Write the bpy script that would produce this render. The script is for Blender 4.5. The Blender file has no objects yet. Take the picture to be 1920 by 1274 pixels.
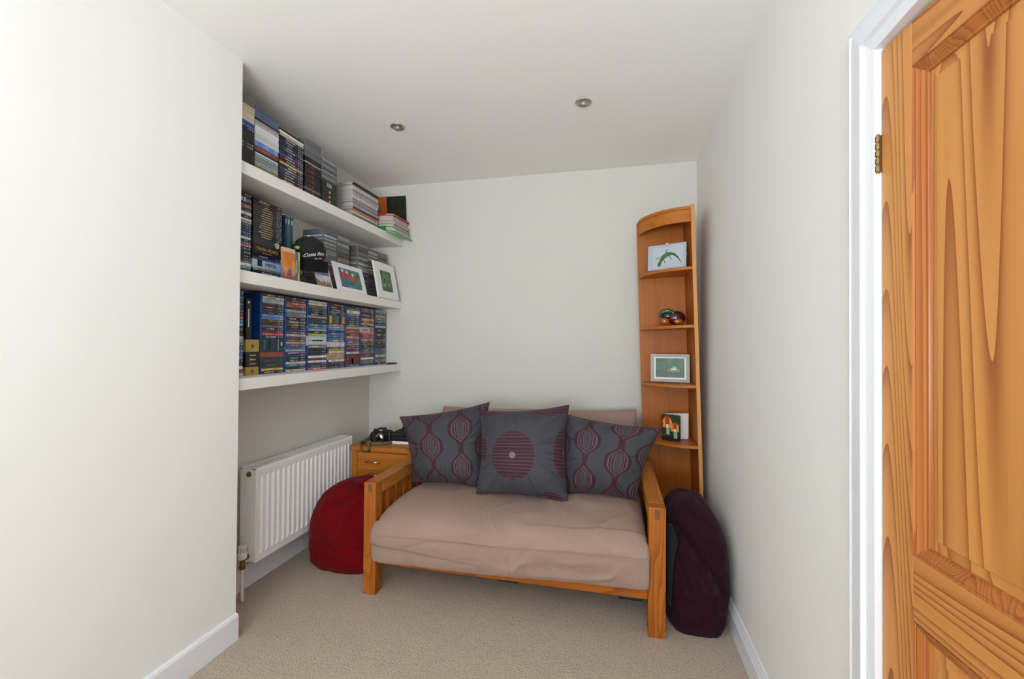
import bpy, bmesh, math, random
from mathutils import Vector, Matrix, noise
random.seed(7)
S = bpy.context.scene
C = S.collection

# ------------------------------------------------------------------ camera
F_PX, YAW, PITCH, ROLL, EYE = 817.83, 13.2123, 0.5749, 0.3857, 1.227
def make_camera():
    y, p, r = (math.radians(a) for a in (YAW, PITCH, ROLL))
    fw = Vector((-math.sin(y) * math.cos(p), math.cos(y) * math.cos(p), math.sin(p)))
    rt = Vector((math.cos(y), math.sin(y), 0))
    up = rt.cross(fw)
    r2 = rt * math.cos(r) + up * math.sin(r)
    u2 = -rt * math.sin(r) + up * math.cos(r)
    m = Matrix((r2, u2, -fw)).transposed().to_4x4()
    m.translation = Vector((0, 0, EYE))
    cam = bpy.data.cameras.new('camera')
    cam.sensor_width = 36.0
    cam.lens = F_PX / 1920 * 36.0
    cam.clip_start = 0.02
    o = bpy.data.objects.new('camera', cam)
    C.objects.link(o)
    o.matrix_world = m
    S.camera = o
make_camera()

# ------------------------------------------------------------------ world, daylight, exposure
S.view_settings.view_transform = 'Standard'
S.view_settings.look = 'None'
S.view_settings.gamma = 1
S.view_settings.use_curve_mapping = False
S.view_settings.exposure = 0.0
S.cycles.use_denoising = True
S.cycles.max_bounces = 10
S.cycles.diffuse_bounces = 7
S.cycles.glossy_bounces = 4
S.cycles.transmission_bounces = 6
S.cycles.sample_clamp_indirect = 4.0
w = bpy.data.worlds.new('sky'); S.world = w; w.use_nodes = True
w.node_tree.nodes['Background'].inputs[0].default_value = (0.75, 0.87, 1.0, 1)
w.node_tree.nodes['Background'].inputs[1].default_value = 1.0
WIN = (-0.95, 0.40, 0.30, 2.00)         # window opening in the wall behind the camera
YF = -2.3
def area(name, loc, rot, sx, sy, power, col):
    l = bpy.data.lights.new(name, 'AREA'); l.shape = 'RECTANGLE'; l.size = sx; l.size_y = sy
    l.energy = power; l.color = col
    o = bpy.data.objects.new(name, l); C.objects.link(o); o.location = loc; o.rotation_euler = rot
    return o
area('window_daylight', ((WIN[0] + WIN[1]) / 2, YF - 0.14, (WIN[2] + WIN[3]) / 2), (math.radians(156), 0, 0),
     WIN[1] - WIN[0], WIN[3] - WIN[2], 165.0, (0.86, 0.94, 1.0))

# ------------------------------------------------------------------ room numbers (metres)
XB, XR, YB, YC, XL, ZC = -1.520, 0.506, 2.962, 1.508, -1.799, 2.40
XS = -1.534
SH = [(1.943, 1.996), (1.479, 1.533), (1.022, 1.072)]   # shelves, (bottom, top)
DOOR_Y0, DOOR_Y1 = 0.995, 0.215

# ------------------------------------------------------------------ helpers
def lin(c):
    return tuple((v / 12.92 if v <= 0.04045 else ((v + 0.055) / 1.055) ** 2.4) for v in (x / 255 for x in c))
def new_mat(name):
    m = bpy.data.materials.new(name); m.use_nodes = True
    nt = m.node_tree; b = nt.nodes['Principled BSDF']
    return m, nt, b
def nd(nt, t, **kw):
    n = nt.nodes.new(t)
    for k, v in kw.items():
        if k.startswith('i_'):
            n.inputs[k[2:].replace('_', ' ')].default_value = v
        else:
            setattr(n, k, v)
    return n
def mth(nt, op, a, b=None, c=None):
    n = nt.nodes.new('ShaderNodeMath'); n.operation = op
    for i, v in enumerate((a, b, c)):
        if v is None: continue
        if isinstance(v, (int, float)): n.inputs[i].default_value = v
        else: nt.links.new(v, n.inputs[i])
    return n.outputs[0]
def mixc(nt, f, a, b, mode='MIX'):
    n = nt.nodes.new('ShaderNodeMix'); n.data_type = 'RGBA'; n.blend_type = mode
    for idx, v in ((0, f), (6, a), (7, b)):
        if isinstance(v, (int, float)): n.inputs[idx].default_value = v
        elif isinstance(v, tuple): n.inputs[idx].default_value = (*v[:3], 1)
        else: nt.links.new(v, n.inputs[idx])
    return n.outputs[2]
def bump(nt, b, h, strength, dist):
    n = nt.nodes.new('ShaderNodeBump'); n.inputs['Strength'].default_value = strength
    n.inputs['Distance'].default_value = dist
    nt.links.new(h, n.inputs['Height']); nt.links.new(n.outputs[0], b.inputs['Normal'])
def simple(name, rgb, rough=0.5, metal=0.0, var=0.06, vs=30.0, bs=0.0, bscale=200.0, spec=0.5, coat=0.0):
    m, nt, b = new_mat(name)
    tc = nd(nt, 'ShaderNodeTexCoord')
    n1 = nd(nt, 'ShaderNodeTexNoise'); n1.inputs['Scale'].default_value = vs; n1.inputs['Detail'].default_value = 4
    nt.links.new(tc.outputs['Object'], n1.inputs['Vector'])
    c = lin(rgb)
    dk = tuple(max(0, v * (1 - var * 2)) for v in c); lt = tuple(min(1, v * (1 + var)) for v in c)
    nt.links.new(mixc(nt, n1.outputs['Fac'], dk, lt), b.inputs['Base Color'])
    b.inputs['Roughness'].default_value = rough; b.inputs['Metallic'].default_value = metal
    b.inputs['Specular IOR Level'].default_value = spec; b.inputs['Coat Weight'].default_value = coat
    if bs:
        n2 = nd(nt, 'ShaderNodeTexNoise'); n2.inputs['Scale'].default_value = bscale; n2.inputs['Detail'].default_value = 3
        nt.links.new(tc.outputs['Object'], n2.inputs['Vector'])
        bump(nt, b, n2.outputs['Fac'], bs, 0.002)
    return m
def wood(name, light, dark, axis='z', freq=7.0, rings=9.0, stretch=0.09, rough=0.42, fib=0.35, contrast=0.8, coat=0.0, sharp=2.2):
    """cathedral grain: contour lines of a stretched noise field, plus fine fibres"""
    m, nt, b = new_mat(name)
    tc = nd(nt, 'ShaderNodeTexCoord'); mp = nd(nt, 'ShaderNodeMapping')
    sc = [freq, freq, freq]; sc['xyz'.index(axis)] = freq * stretch
    mp.inputs['Scale'].default_value = sc
    nt.links.new(tc.outputs['Object'], mp.inputs['Vector'])
    oi = nd(nt, 'ShaderNodeObjectInfo')
    addv = nd(nt, 'ShaderNodeVectorMath', operation='ADD')
    sep = nd(nt, 'ShaderNodeCombineXYZ')
    k = mth(nt, 'MULTIPLY', oi.outputs['Random'], 37.0)
    for i in range(3): nt.links.new(k, sep.inputs[i])
    nt.links.new(mp.outputs[0], addv.inputs[0]); nt.links.new(sep.outputs[0], addv.inputs[1])
    n1 = nd(nt, 'ShaderNodeTexNoise'); n1.inputs['Scale'].default_value = 1.0; n1.inputs['Detail'].default_value = 1.2
    n1.inputs['Roughness'].default_value = 0.35
    nt.links.new(addv.outputs[0], n1.inputs['Vector'])
    fr = mth(nt, 'FRACT', mth(nt, 'MULTIPLY', n1.outputs['Fac'], rings))
    tri = mth(nt, 'POWER', fr, sharp)
    if sharp > 3: tri = mth(nt, 'ADD', tri, mth(nt, 'MULTIPLY', mth(nt, 'POWER', fr, 1.4), 0.22))
    n2 = nd(nt, 'ShaderNodeTexNoise'); n2.inputs['Scale'].default_value = 1.0; n2.inputs['Detail'].default_value = 5
    mp2 = nd(nt, 'ShaderNodeMapping'); s2 = [260.0] * 3; s2['xyz'.index(axis)] = 6.0
    mp2.inputs['Scale'].default_value = s2
    nt.links.new(tc.outputs['Object'], mp2.inputs['Vector']); nt.links.new(mp2.outputs[0], n2.inputs['Vector'])
    n3 = nd(nt, 'ShaderNodeTexNoise'); n3.inputs['Scale'].default_value = 2.1; n3.inputs['Detail'].default_value = 2
    nt.links.new(addv.outputs[0], n3.inputs['Vector'])
    f = mth(nt, 'MULTIPLY', tri, contrast)
    f = mth(nt, 'ADD', f, mth(nt, 'MULTIPLY', mth(nt, 'SUBTRACT', n2.outputs['Fac'], 0.5), fib * 2))
    f = mth(nt, 'ADD', f, mth(nt, 'MULTIPLY', mth(nt, 'SUBTRACT', n3.outputs['Fac'], 0.5), 0.8))
    cl = nt.nodes.new('ShaderNodeClamp'); nt.links.new(f, cl.inputs[0])
    nt.links.new(mixc(nt, cl.outputs[0], lin(light), lin(dark)), b.inputs['Base Color'])
    b.inputs['Roughness'].default_value = rough; b.inputs['Coat Weight'].default_value = coat
    b.inputs['Specular IOR Level'].default_value = 0.28; b.inputs['Coat Roughness'].default_value = 0.25
    bump(nt, b, n2.outputs['Fac'], 0.12, 0.001)
    return m
def vcol(name, rough=0.8, sheen=0.0, weave=0.0, coat=0.0):
    """colours stored per vertex: printed or woven pattern of the surface itself"""
    m, nt, b = new_mat(name)
    a = nd(nt, 'ShaderNodeAttribute', attribute_name='pat')
    nt.links.new(a.outputs['Color'], b.inputs['Base Color'])
    b.inputs['Roughness'].default_value = rough; b.inputs['Sheen Weight'].default_value = sheen
    b.inputs['Coat Weight'].default_value = coat; b.inputs['Coat Roughness'].default_value = 0.08
    if weave:
        tc = nd(nt, 'ShaderNodeTexCoord'); n2 = nd(nt, 'ShaderNodeTexNoise'); n2.inputs['Scale'].default_value = 900
        nt.links.new(tc.outputs['Object'], n2.inputs['Vector']); bump(nt, b, n2.outputs['Fac'], weave, 0.001)
    return m

# -- meshes
def box(bm, x0, x1, y0, y1, z0, z1, bev=0.0, mi=0):
    vs = [bm.verts.new((x, y, z)) for x in (x0, x1) for y in (y0, y1) for z in (z0, z1)]
    fs = [(0, 1, 3, 2), (4, 6, 7, 5), (0, 4, 5, 1), (2, 3, 7, 6), (0, 2, 6, 4), (1, 5, 7, 3)]
    faces = []
    for f in fs:
        fc = bm.faces.new([vs[i] for i in f]); fc.material_index = mi; faces.append(fc)
    if bev > 0:
        es = list({e for f in faces for e in f.edges})
        r = bmesh.ops.bevel(bm, geom=es, offset=bev, segments=2, affect='EDGES', profile=0.5)
        for f in r['faces']: f.material_index = mi
    return vs
def lathe(bm, prof, origin=(0, 0, 0), axis=(0, 0, 1), n=24, mi=0):
    """prof: list of (radius, height) swept round axis"""
    ax = Vector(axis).normalized(); t = Vector((1, 0, 0)) if abs(ax.x) < 0.9 else Vector((0, 1, 0))
    u = ax.cross(t).normalized(); v = ax.cross(u); o = Vector(origin); rows = []
    for r, h in prof:
        rows.append([bm.verts.new(o + ax * h + (u * math.cos(2 * math.pi * i / n) + v * math.sin(2 * math.pi * i / n)) * max(r, 1e-5)) for i in range(n)])
    for a, b in zip(rows, rows[1:]):
        for i in range(n):
            f = bm.faces.new((a[i], a[(i + 1) % n], b[(i + 1) % n], b[i])); f.material_index = mi
    for row, fl in ((rows[0], True), (rows[-1], False)):
        f = bm.faces.new(row[::-1] if fl else row); f.material_index = mi
def tube(bm, pts, r, n=10, mi=0):
    pts = [Vector(p) for p in pts]; rows = []; prev = None
    for i, p in enumerate(pts):
        d = (pts[min(i + 1, len(pts) - 1)] - pts[max(i - 1, 0)]).normalized()
        if prev is None:
            t = Vector((0, 0, 1)) if abs(d.z) < 0.9 else Vector((1, 0, 0)); u = d.cross(t).normalized()
        else: u = (prev - d * prev.dot(d)).normalized()
        prev = u; v = d.cross(u)
        rr = r[i] if isinstance(r, (list, tuple)) else r
        ra, rb = rr if isinstance(rr, tuple) else (rr, rr)
        rows.append([bm.verts.new(p + u * math.cos(2 * math.pi * k / n) * ra + v * math.sin(2 * math.pi * k / n) * rb) for k in range(n)])
    for a, b in zip(rows, rows[1:]):
        for k in range(n):
            bm.faces.new((a[k], a[(k + 1) % n], b[(k + 1) % n], b[k])).material_index = mi
    bm.faces.new(rows[0][::-1]); bm.faces.new(rows[-1])
def ball(bm, c, r, seg=20, rings=14):
    m = Matrix.Translation(c) @ Matrix.Diagonal((*r, 1))
    bmesh.ops.create_uvsphere(bm, u_segments=seg, v_segments=rings, radius=1, matrix=m)
def smooth_pts(P, n=6):
    P = [Vector(p) for p in P]; out = []
    for i in range(len(P) - 1):
        p0, p1, p2, p3 = P[max(i - 1, 0)], P[i], P[i + 1], P[min(i + 2, len(P) - 1)]
        for k in range(n):
            t = k / n
            out.append(0.5 * ((2 * p1) + (p2 - p0) * t + (2 * p0 - 5 * p1 + 4 * p2 - p3) * t * t + (3 * p1 - p0 - 3 * p2 + p3) * t ** 3))
    out.append(P[-1]); return out
def obj(name, bm, mats, parent=None, smooth=False, origin=None, world=True):
    """links a bmesh as one object; vertices are given in world metres unless world=False"""
    off = Vector((0, 0, 0))
    if world:
        q = parent
        while q is not None: off = off + Vector(q.location); q = q.parent
    loc = Vector(origin) - off if origin is not None else Vector((0, 0, 0))
    if world: bmesh.ops.translate(bm, verts=bm.verts, vec=-(off + loc))
    bmesh.ops.recalc_face_normals(bm, faces=bm.faces)
    me = bpy.data.meshes.new(name); bm.to_mesh(me); bm.free()
    if not isinstance(mats, (list, tuple)): mats = [mats]
    for m in mats: me.materials.append(m)
    if smooth:
        for p in me.polygons: p.use_smooth = True
    o = bpy.data.objects.new(name, me); C.objects.link(o)
    if parent is not None: o.parent = parent
    o.location = loc
    return o
def tag(o, label=None, cat=None, group=None, kind=None):
    if label: o['label'] = label
    if cat: o['category'] = cat
    if group: o['group'] = group
    if kind: o['kind'] = kind
    return o
def thing(name, label, cat, loc, group=None, kind=None, rot=(0, 0, 0)):
    o = bpy.data.objects.new(name, None); o.empty_display_size = 0.05; C.objects.link(o)
    o.location = loc; o.rotation_euler = rot
    return tag(o, label, cat, group, kind)
def bx(name, dims, mat, parent=None, bev=0.0, smooth=False, **kw):
    bm = bmesh.new(); box(bm, *dims, bev); return obj(name, bm, mat, parent, smooth, **kw)
DEPS = bpy.context.evaluated_depsgraph_get
def text(name, body, size, mat, parent, loc, xdir=(0, 1, 0), ydir=(0, 0, 1), extrude=0.0002, align='LEFT', shear=0.0, xs=1.0):
    cu = bpy.data.curves.new(name, 'FONT'); cu.body = body; cu.size = size; cu.extrude = extrude
    cu.align_x = align; cu.align_y = 'CENTER'; cu.shear = shear
    t = bpy.data.objects.new(name + '_src', cu); C.objects.link(t)
    bpy.context.view_layer.update()
    me = bpy.data.meshes.new_from_object(t.evaluated_get(DEPS()))
    bpy.data.objects.remove(t); bpy.data.curves.remove(cu)
    X = Vector(xdir).normalized(); Y = Vector(ydir).normalized(); Z = X.cross(Y)
    m = Matrix((X * xs, Y, Z)).transposed().to_4x4()
    me.transform(m); me.materials.clear(); me.materials.append(mat)
    o = bpy.data.objects.new(name, me); C.objects.link(o); o.parent = parent
    off = Vector((0, 0, 0)); q = parent
    while q is not None: off = off + Vector(q.location); q = q.parent
    o.location = Vector(loc) - off
    return o
def paint_grid(name, corners, nu, nv, fn, mat, parent=None, thick=0.001, origin=None):
    """a flat printed sheet with thickness; fn(u,v)->sRGB, v down from the top-left corner"""
    TL, TR, BR, BL = (Vector(c) for c in corners)
    nrm = (TR - TL).cross(TL - BL).normalized()
    bm = bmesh.new(); lay = bm.verts.layers.float_color.new('pat'); g = []
    for j in range(nv + 1):
        row = []
        for i in range(nu + 1):
            u, v = i / nu, j / nv
            p = (TL * (1 - u) + TR * u) * (1 - v) + (BL * (1 - u) + BR * u) * v
            q = bm.verts.new(p + nrm * thick); q[lay] = (*lin(fn(u, v)), 1); row.append(q)
        g.append(row)
    for j in range(nv):
        for i in range(nu): bm.faces.new((g[j][i], g[j + 1][i], g[j + 1][i + 1], g[j][i + 1]))
    bc = []
    for c, q in ((TL, g[0][0]), (TR, g[0][-1]), (BR, g[-1][-1]), (BL, g[-1][0])):
        b = bm.verts.new(c); b[lay] = q[lay]; bc.append(b)
    bm.faces.new(bc)
    edges = [g[0], [r[-1] for r in g], g[-1][::-1], [r[0] for r in g][::-1]]
    for k, e in enumerate(edges):
        bm.faces.new([bc[k]] + e + [bc[(k + 1) % 4]])
    return obj(name, bm, mat, parent, origin=origin)

# ------------------------------------------------------------------ materials
M = {}
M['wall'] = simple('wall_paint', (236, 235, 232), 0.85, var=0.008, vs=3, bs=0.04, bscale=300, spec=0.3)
M['cream'] = simple('darker_wall_paint', (212, 209, 202), 0.85, var=0.008, vs=3, bs=0.04, bscale=300, spec=0.3)  # back and alcove walls: darker and slightly warmer than the other walls
M['ceil'] = simple('ceiling_paint', (245, 243, 240), 0.95, var=0.008, vs=3, spec=0.2)
M['gloss'] = simple('white_gloss_paint', (232, 234, 240), 0.32, var=0.01, vs=12, bs=0.05, bscale=60)
M['shelfw'] = simple('shelf_paint', (232, 229, 224), 0.6, var=0.01, vs=8)
def carpet():
    m, nt, b = new_mat('beige_loop_carpet')
    tc = nd(nt, 'ShaderNodeTexCoord')
    v = nd(nt, 'ShaderNodeTexVoronoi'); v.inputs['Scale'].default_value = 190
    n = nd(nt, 'ShaderNodeTexNoise'); n.inputs['Scale'].default_value = 260; n.inputs['Detail'].default_value = 3
    n2 = nd(nt, 'ShaderNodeTexNoise'); n2.inputs['Scale'].default_value = 4
    n3 = nd(nt, 'ShaderNodeTexNoise'); n3.inputs['Scale'].default_value = 75; n3.inputs['Detail'].default_value = 2
    for q in (v, n, n2, n3): nt.links.new(tc.outputs['Object'], q.inputs['Vector'])
    c = mixc(nt, n.outputs['Fac'], lin((158, 142, 125)), lin((219, 204, 188)))
    c = mixc(nt, mth(nt, 'MULTIPLY', n2.outputs['Fac'], 0.25), c, lin((164, 150, 134)))
    c = mixc(nt, mth(nt, 'MULTIPLY', mth(nt, 'GREATER_THAN', n3.outputs['Fac'], 0.58), 0.22), c, lin((140, 124, 108)))
    nt.links.new(c, b.inputs['Base Color']); b.inputs['Roughness'].default_value = 0.97
    b.inputs['Specular IOR Level'].default_value = 0.1
    bump(nt, b, v.outputs['Distance'], 0.8, 0.004)
    return m
M['carpet'] = carpet()
M['oak'] = wood('oiled_oak', (174, 100, 32), (130, 64, 14), 'z', 16, 10, 0.07, 0.42, 0.3, 0.8)
M['oak_y'] = wood('oiled_oak_along_arm', (182, 116, 48), (138, 74, 24), 'y', 16, 10, 0.07, 0.4, 0.3, 0.7)
M['oak_x'] = wood('oiled_oak_along_rail', (174, 98, 28), (130, 62, 14), 'x', 14, 9, 0.06, 0.42, 0.3, 0.7)
M['oak_dark'] = simple('end_grain_oak', (120, 76, 38), 0.6, var=0.2, vs=90)
M['ndoak'] = wood('nightstand_oak', (190, 116, 42), (152, 82, 24), 'x', 9, 7, 0.06, 0.4, 0.25, 0.55)
M['ndoak_z'] = wood('nightstand_oak_upright', (184, 110, 40), (148, 80, 24), 'z', 9, 7, 0.06, 0.4, 0.25, 0.55)
M['cherry'] = wood('cherry_veneer', (172, 98, 28), (140, 70, 18), 'z', 14, 5, 0.05, 0.45, 0.4, 0.4)
M['cherry_x'] = wood('cherry_veneer_shelf', (184, 108, 38), (150, 80, 22), 'x', 14, 5, 0.05, 0.4, 0.4, 0.4)
M['cherry_edge'] = wood('cherry_edge', (208, 146, 86), (178, 116, 62), 'z', 20, 4, 0.05, 0.4, 0.3, 0.3)
M['pine_z'] = wood('varnished_pine_upright', (204, 142, 76), (150, 84, 38), 'z', 7.0, 27, 0.050, 0.36, 0.13, 0.80, coat=0.10, sharp=3.2)
M['pine_y'] = wood('varnished_pine_level', (198, 134, 70), (142, 76, 32), 'x', 11, 16, 0.05, 0.34, 0.13, 0.85, coat=0.12, sharp=3.5)
M['pine_dark'] = wood('varnished_pine_moulding', (176, 106, 50), (120, 58, 22), 'z', 14, 22, 0.03, 0.34, 0.15, 0.7, coat=0.12)
M['brass'] = simple('aged_brass', (150, 128, 84), 0.35, 1.0, 0.2, 80)
M['chrome'] = simple('brushed_chrome', (190, 186, 180), 0.25, 1.0, 0.05)
M['black'] = simple('black_plastic', (22, 22, 24), 0.35, var=0.1)
M['blackf'] = simple('black_cloth', (24, 23, 25), 0.9, var=0.15, bs=0.2)
M['radw'] = simple('radiator_enamel', (238, 236, 238), 0.35, var=0.01)
M['slot'] = simple('dark_slot', (66, 66, 64), 0.8)
M['white'] = simple('white_card', (238, 237, 236), 0.7, var=0.01)
M['whitepl'] = simple('white_plastic', (226, 222, 212), 0.4, var=0.02)
M['glassdark'] = simple('lens_glass', (8, 9, 14), 0.06, var=0.0)
M['print'] = vcol('printed_picture', 0.4, coat=0.15)
M['gold'] = simple('gold_ink', (206, 170, 84), 0.5)
M['ink'] = simple('black_ink', (24, 24, 30), 0.6)
M['whiteink'] = simple('white_ink', (230, 230, 230), 0.6)
M['redink'] = simple('red_ink', (190, 50, 60), 0.6)

# ------------------------------------------------------------------ room shell
def struct(name, dims, mat, bev=0.0):
    o = bx(name, dims, mat, None, bev); o['kind'] = 'structure'; return o
T = 0.12
struct('floor', (XL - T, XR + 1.2, YF - T, YB + T, -0.1, 0), M['carpet'])
struct('ceiling', (XL - T, XR + 1.2, YF - T, YB + T, ZC, ZC + 0.1), M['ceil'])
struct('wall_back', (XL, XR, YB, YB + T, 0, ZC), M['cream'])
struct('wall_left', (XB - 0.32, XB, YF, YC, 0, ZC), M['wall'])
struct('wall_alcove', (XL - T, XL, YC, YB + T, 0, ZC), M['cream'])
bm = bmesh.new()                                            # right wall, open where the door stands
box(bm, XR, XR + T, DOOR_Y0, YB + T, 0, ZC); box(bm, XR, XR + T, YF, DOOR_Y1, 0, ZC)
box(bm, XR, XR + T, DOOR_Y1, DOOR_Y0, 1.812, ZC)
tag(obj('wall_right', bm, M['wall']), kind='structure')
bm = bmesh.new()                                            # wall behind the camera with its window opening
x0, x1, z0, z1 = WIN
box(bm, XB - 0.2, x0, YF - T, YF, 0, ZC); box(bm, x1, XR + T, YF - T, YF, 0, ZC)
box(bm, x0, x1, YF - T, YF, 0, z0); box(bm, x0, x1, YF - T, YF, z1, ZC)
tag(obj('wall_front', bm, M['wall']), kind='structure')
wn = thing('window_1', None, None, ((x0 + x1) / 2, YF - 0.06, z0), kind='structure')
bm = bmesh.new()
for d in ((x0, x0 + .05, z0, z1), (x1 - .05, x1, z0, z1), (x0, x1, z0, z0 + .05), (x0, x1, z1 - .05, z1), ((x0 + x1) / 2 - .02, (x0 + x1) / 2 + .02, z0, z1)):
    box(bm, d[0], d[1], YF - 0.085, YF - 0.035, d[2], d[3])
obj('window_frame', bm, M['gloss'], wn)
bx('window_sill', (x0 - .04, x1 + .04, YF - 0.034, YF + 0.1, z0 - .03, z0 - .001), M['gloss'], wn, 0.004)

def baseboard(name, pts, h=0.107, t=0.018):
    """pts: two ends on the wall face plus the outward normal"""
    (ax, ay), (bx_, by), (nx, ny) = pts
    prof = [(0, 0), (t, 0), (t, h * 0.72), (t * 0.72, h * 0.78), (t * 0.8, h * 0.84), (t * 0.45, h * 0.94), (t * 0.3, h), (0, h)]
    bm = bmesh.new(); rows = []
    for (px, py) in ((ax, ay), (bx_, by)):
        rows.append([bm.verts.new((px + nx * d, py + ny * d, z)) for d, z in prof])
    n = len(prof)
    for i in range(n): bm.faces.new((rows[0][i], rows[0][(i + 1) % n], rows[1][(i + 1) % n], rows[1][i]))
    bm.faces.new(rows[0]); bm.faces.new(rows[1][::-1])
    tag(obj(name, bm, M['gloss']), kind='structure')
def flatboard(name, pts, h=0.107, t=0.015):
    (ax, ay), (bx_, by), (nx, ny) = pts
    prof = [(0, 0), (t, 0), (t, h - 0.012), (t - 0.004, h - 0.003), (t - 0.010, h), (0, h)]
    bm = bmesh.new(); rows = []
    for (px, py) in ((ax, ay), (bx_, by)):
        rows.append([bm.verts.new((px + nx * d, py + ny * d, z)) for d, z in prof])
    n = len(prof)
    for i in range(n): bm.faces.new((rows[0][i], rows[0][(i + 1) % n], rows[1][(i + 1) % n], rows[1][i]))
    bm.faces.new(rows[0]); bm.faces.new(rows[1][::-1])
    tag(obj(name, bm, M['gloss']), kind='structure')
flatboard('baseboard_left', ((XB, YF), (XB, YC), (1, 0)))
flatboard('baseboard_alcove', ((XL, YC), (XL, YB), (1, 0)))
flatboard('baseboard_back', ((XL + 0.018, YB), (XR - 0.018, YB), (0, -1)))
baseboard('baseboard_right', ((XR, 1.095), (XR, YB), (-1, 0)), 0.115)
baseboard('baseboard_front', ((XB + .02, YF), (XR, YF), (0, 1)), 0.115)

# door frame (architrave and lining)
def architrave():
    prof = [(0, 0), (0, .012), (.012, .017), (.020, .012), (.026, .018), (.060, .020), (.066, .013), (.090, .010), (.090, 0)]
    # distance from the outer edge, height off the wall; swept up, across and down
    ya, yb, zt = DOOR_Y0 + 0.09, DOOR_Y1 - 0.09, 1.812 + 0.09
    bm = bmesh.new(); rows = []
    for k in range(4):
        row = []
        for d, h in prof:
            y = (ya - d) if k < 2 else (yb + d); z = 0 if k in (0, 3) else zt - d
            row.append(bm.verts.new((XR - h, y, z)))
        rows.append(row)
    n = len(prof)
    for a, b in zip(rows, rows[1:]):
        for i in range(n): bm.faces.new((a[i], a[(i + 1) % n], b[(i + 1) % n], b[i]))
    bm.faces.new(rows[0]); bm.faces.new(rows[-1][::-1])
    tag(obj('trim_1', bm, M['gloss']), kind='structure')
    bm = bmesh.new()
    box(bm, XR + 0.03, XR + T, DOOR_Y0 - 0.0, DOOR_Y0 + 0.001, 0, 1.812)
    box(bm, XR + 0.058, XR + 0.075, DOOR_Y0 - 0.015, DOOR_Y0, 0, 1.81); box(bm, XR + 0.115, XR + 0.13, DOOR_Y1, DOOR_Y1 + 0.012, 0, 1.81)
    tag(obj('trim_2', bm, M['gloss']), kind='structure')
architrave()

# ------------------------------------------------------------------ pine door, a touch open away from the room
def door():
    ang = math.radians(3.6)
    # local x runs from the hinges along the leaf, local y is depth into the wall
    d = thing('door_1', 'varnished pine panelled door hinged in the white frame', 'door', (XR + 0.001, 0.9905, 0.006), kind='structure')
    d.rotation_euler = (0, 0, -math.pi / 2 + ang)
    W, H, TH = 0.762, 1.800, 0.036
    st, z_t, z_m1, z_m0, z_b = 0.079, 1.718, 0.854, 0.740, 0.19
    mu0, mu1 = 0.312, 0.450
    def p(name, dims, mat, bev=0.0015):
        return bx(name, dims, mat, d, bev, world=False)
    # depth: local +y points into the room?  leaf front face sits at local y=0, body behind
    s = 1
    p('stile', (0, st, 0, TH, 0, H), M['pine_z']); p('stile', (W - st, W, 0, TH, 0, H), M['pine_z'])
    p('top_rail', (st, W - st, 0, TH, z_t, H), M['pine_y'])
    p('lock_rail', (st, W - st, 0, TH, z_m0, z_m1), M['pine_y'])
    p('bottom_rail', (st, W - st, 0, TH, 0, z_b), M['pine_y'])
    p('muntin', (mu0, mu1, 0.0005, TH, z_m1, z_t), M['pine_z']); p('muntin', (mu0, mu1, 0.0005, TH, z_b, z_m0), M['pine_z'])
    def ring(bm, a, b, ia, ib):
        """sloping frame between rectangle a at depth ia and rectangle b at depth ib"""
        A = [(a[0], a[2]), (a[1], a[2]), (a[1], a[3]), (a[0], a[3])]; B = [(b[0], b[2]), (b[1], b[2]), (b[1], b[3]), (b[0], b[3])]
        va = [bm.verts.new((x, ia, z)) for x, z in A]; vb = [bm.verts.new((x, ib, z)) for x, z in B]
        for i in range(4): bm.faces.new((va[i], va[(i + 1) % 4], vb[(i + 1) % 4], vb[i]))
    def inset(r, k): return (r[0] + k, r[1] - k, r[2] + k, r[3] - k)
    for (xa, xb_) in ((st, mu0), (mu1, W - st)):
        for (za, zb) in ((z_m1, z_t), (z_b, z_m0)):
            r = (xa, xb_, za, zb)
            bm = bmesh.new()
            seq = [(0, 0.0), (0.003, 0.003), (0.006, 0.0025), (0.012, 0.006), (0.018, 0.010), (0.022, 0.0105), (0.0235, 0.014)]
            for (k0, d0), (k1, d1) in zip(seq, seq[1:]): ring(bm, inset(r, k0), inset(r, k1), d0, d1)
            obj('panel_moulding', bm, M['pine_dark'], d, world=False)
            bm = bmesh.new()
            q = inset(r, 0.0235); ring(bm, q, inset(q, 0.017), 0.0139, 0.0125); ring(bm, inset(q, 0.017), inset(q, 0.019), 0.0125, 0.0095)
            f = inset(q, 0.019)
            bm.faces.new([bm.verts.new((x, 0.0095, z)) for x, z in ((f[0], f[2]), (f[1], f[2]), (f[1], f[3]), (f[0], f[3]))])
            bm.faces.new([bm.verts.new((x, 0.03, z)) for x, z in ((r[0], r[2]), (r[1], r[2]), (r[1], r[3]), (r[0], r[3]))])
            obj('panel', bm, M['pine_z'], d, world=False)
    bm = bmesh.new()
    for k in range(5):
        lathe(bm, [(0.0038, 0.001), (0.0046, 0.002), (0.0046, 0.0125), (0.0038, 0.0135)], (-0.0035, -0.005, 1.562 + k * 0.0145), n=12)
    lathe(bm, [(0.003, -0.002), (0.003, 0.075)], (-0.0035, -0.005, 1.562), n=10)
    box(bm, -0.0035, 0.0, -0.0045, 0.02, 1.562, 1.634)
    obj('hinge', bm, M['brass'], d, smooth=False, world=False)
door()

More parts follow.
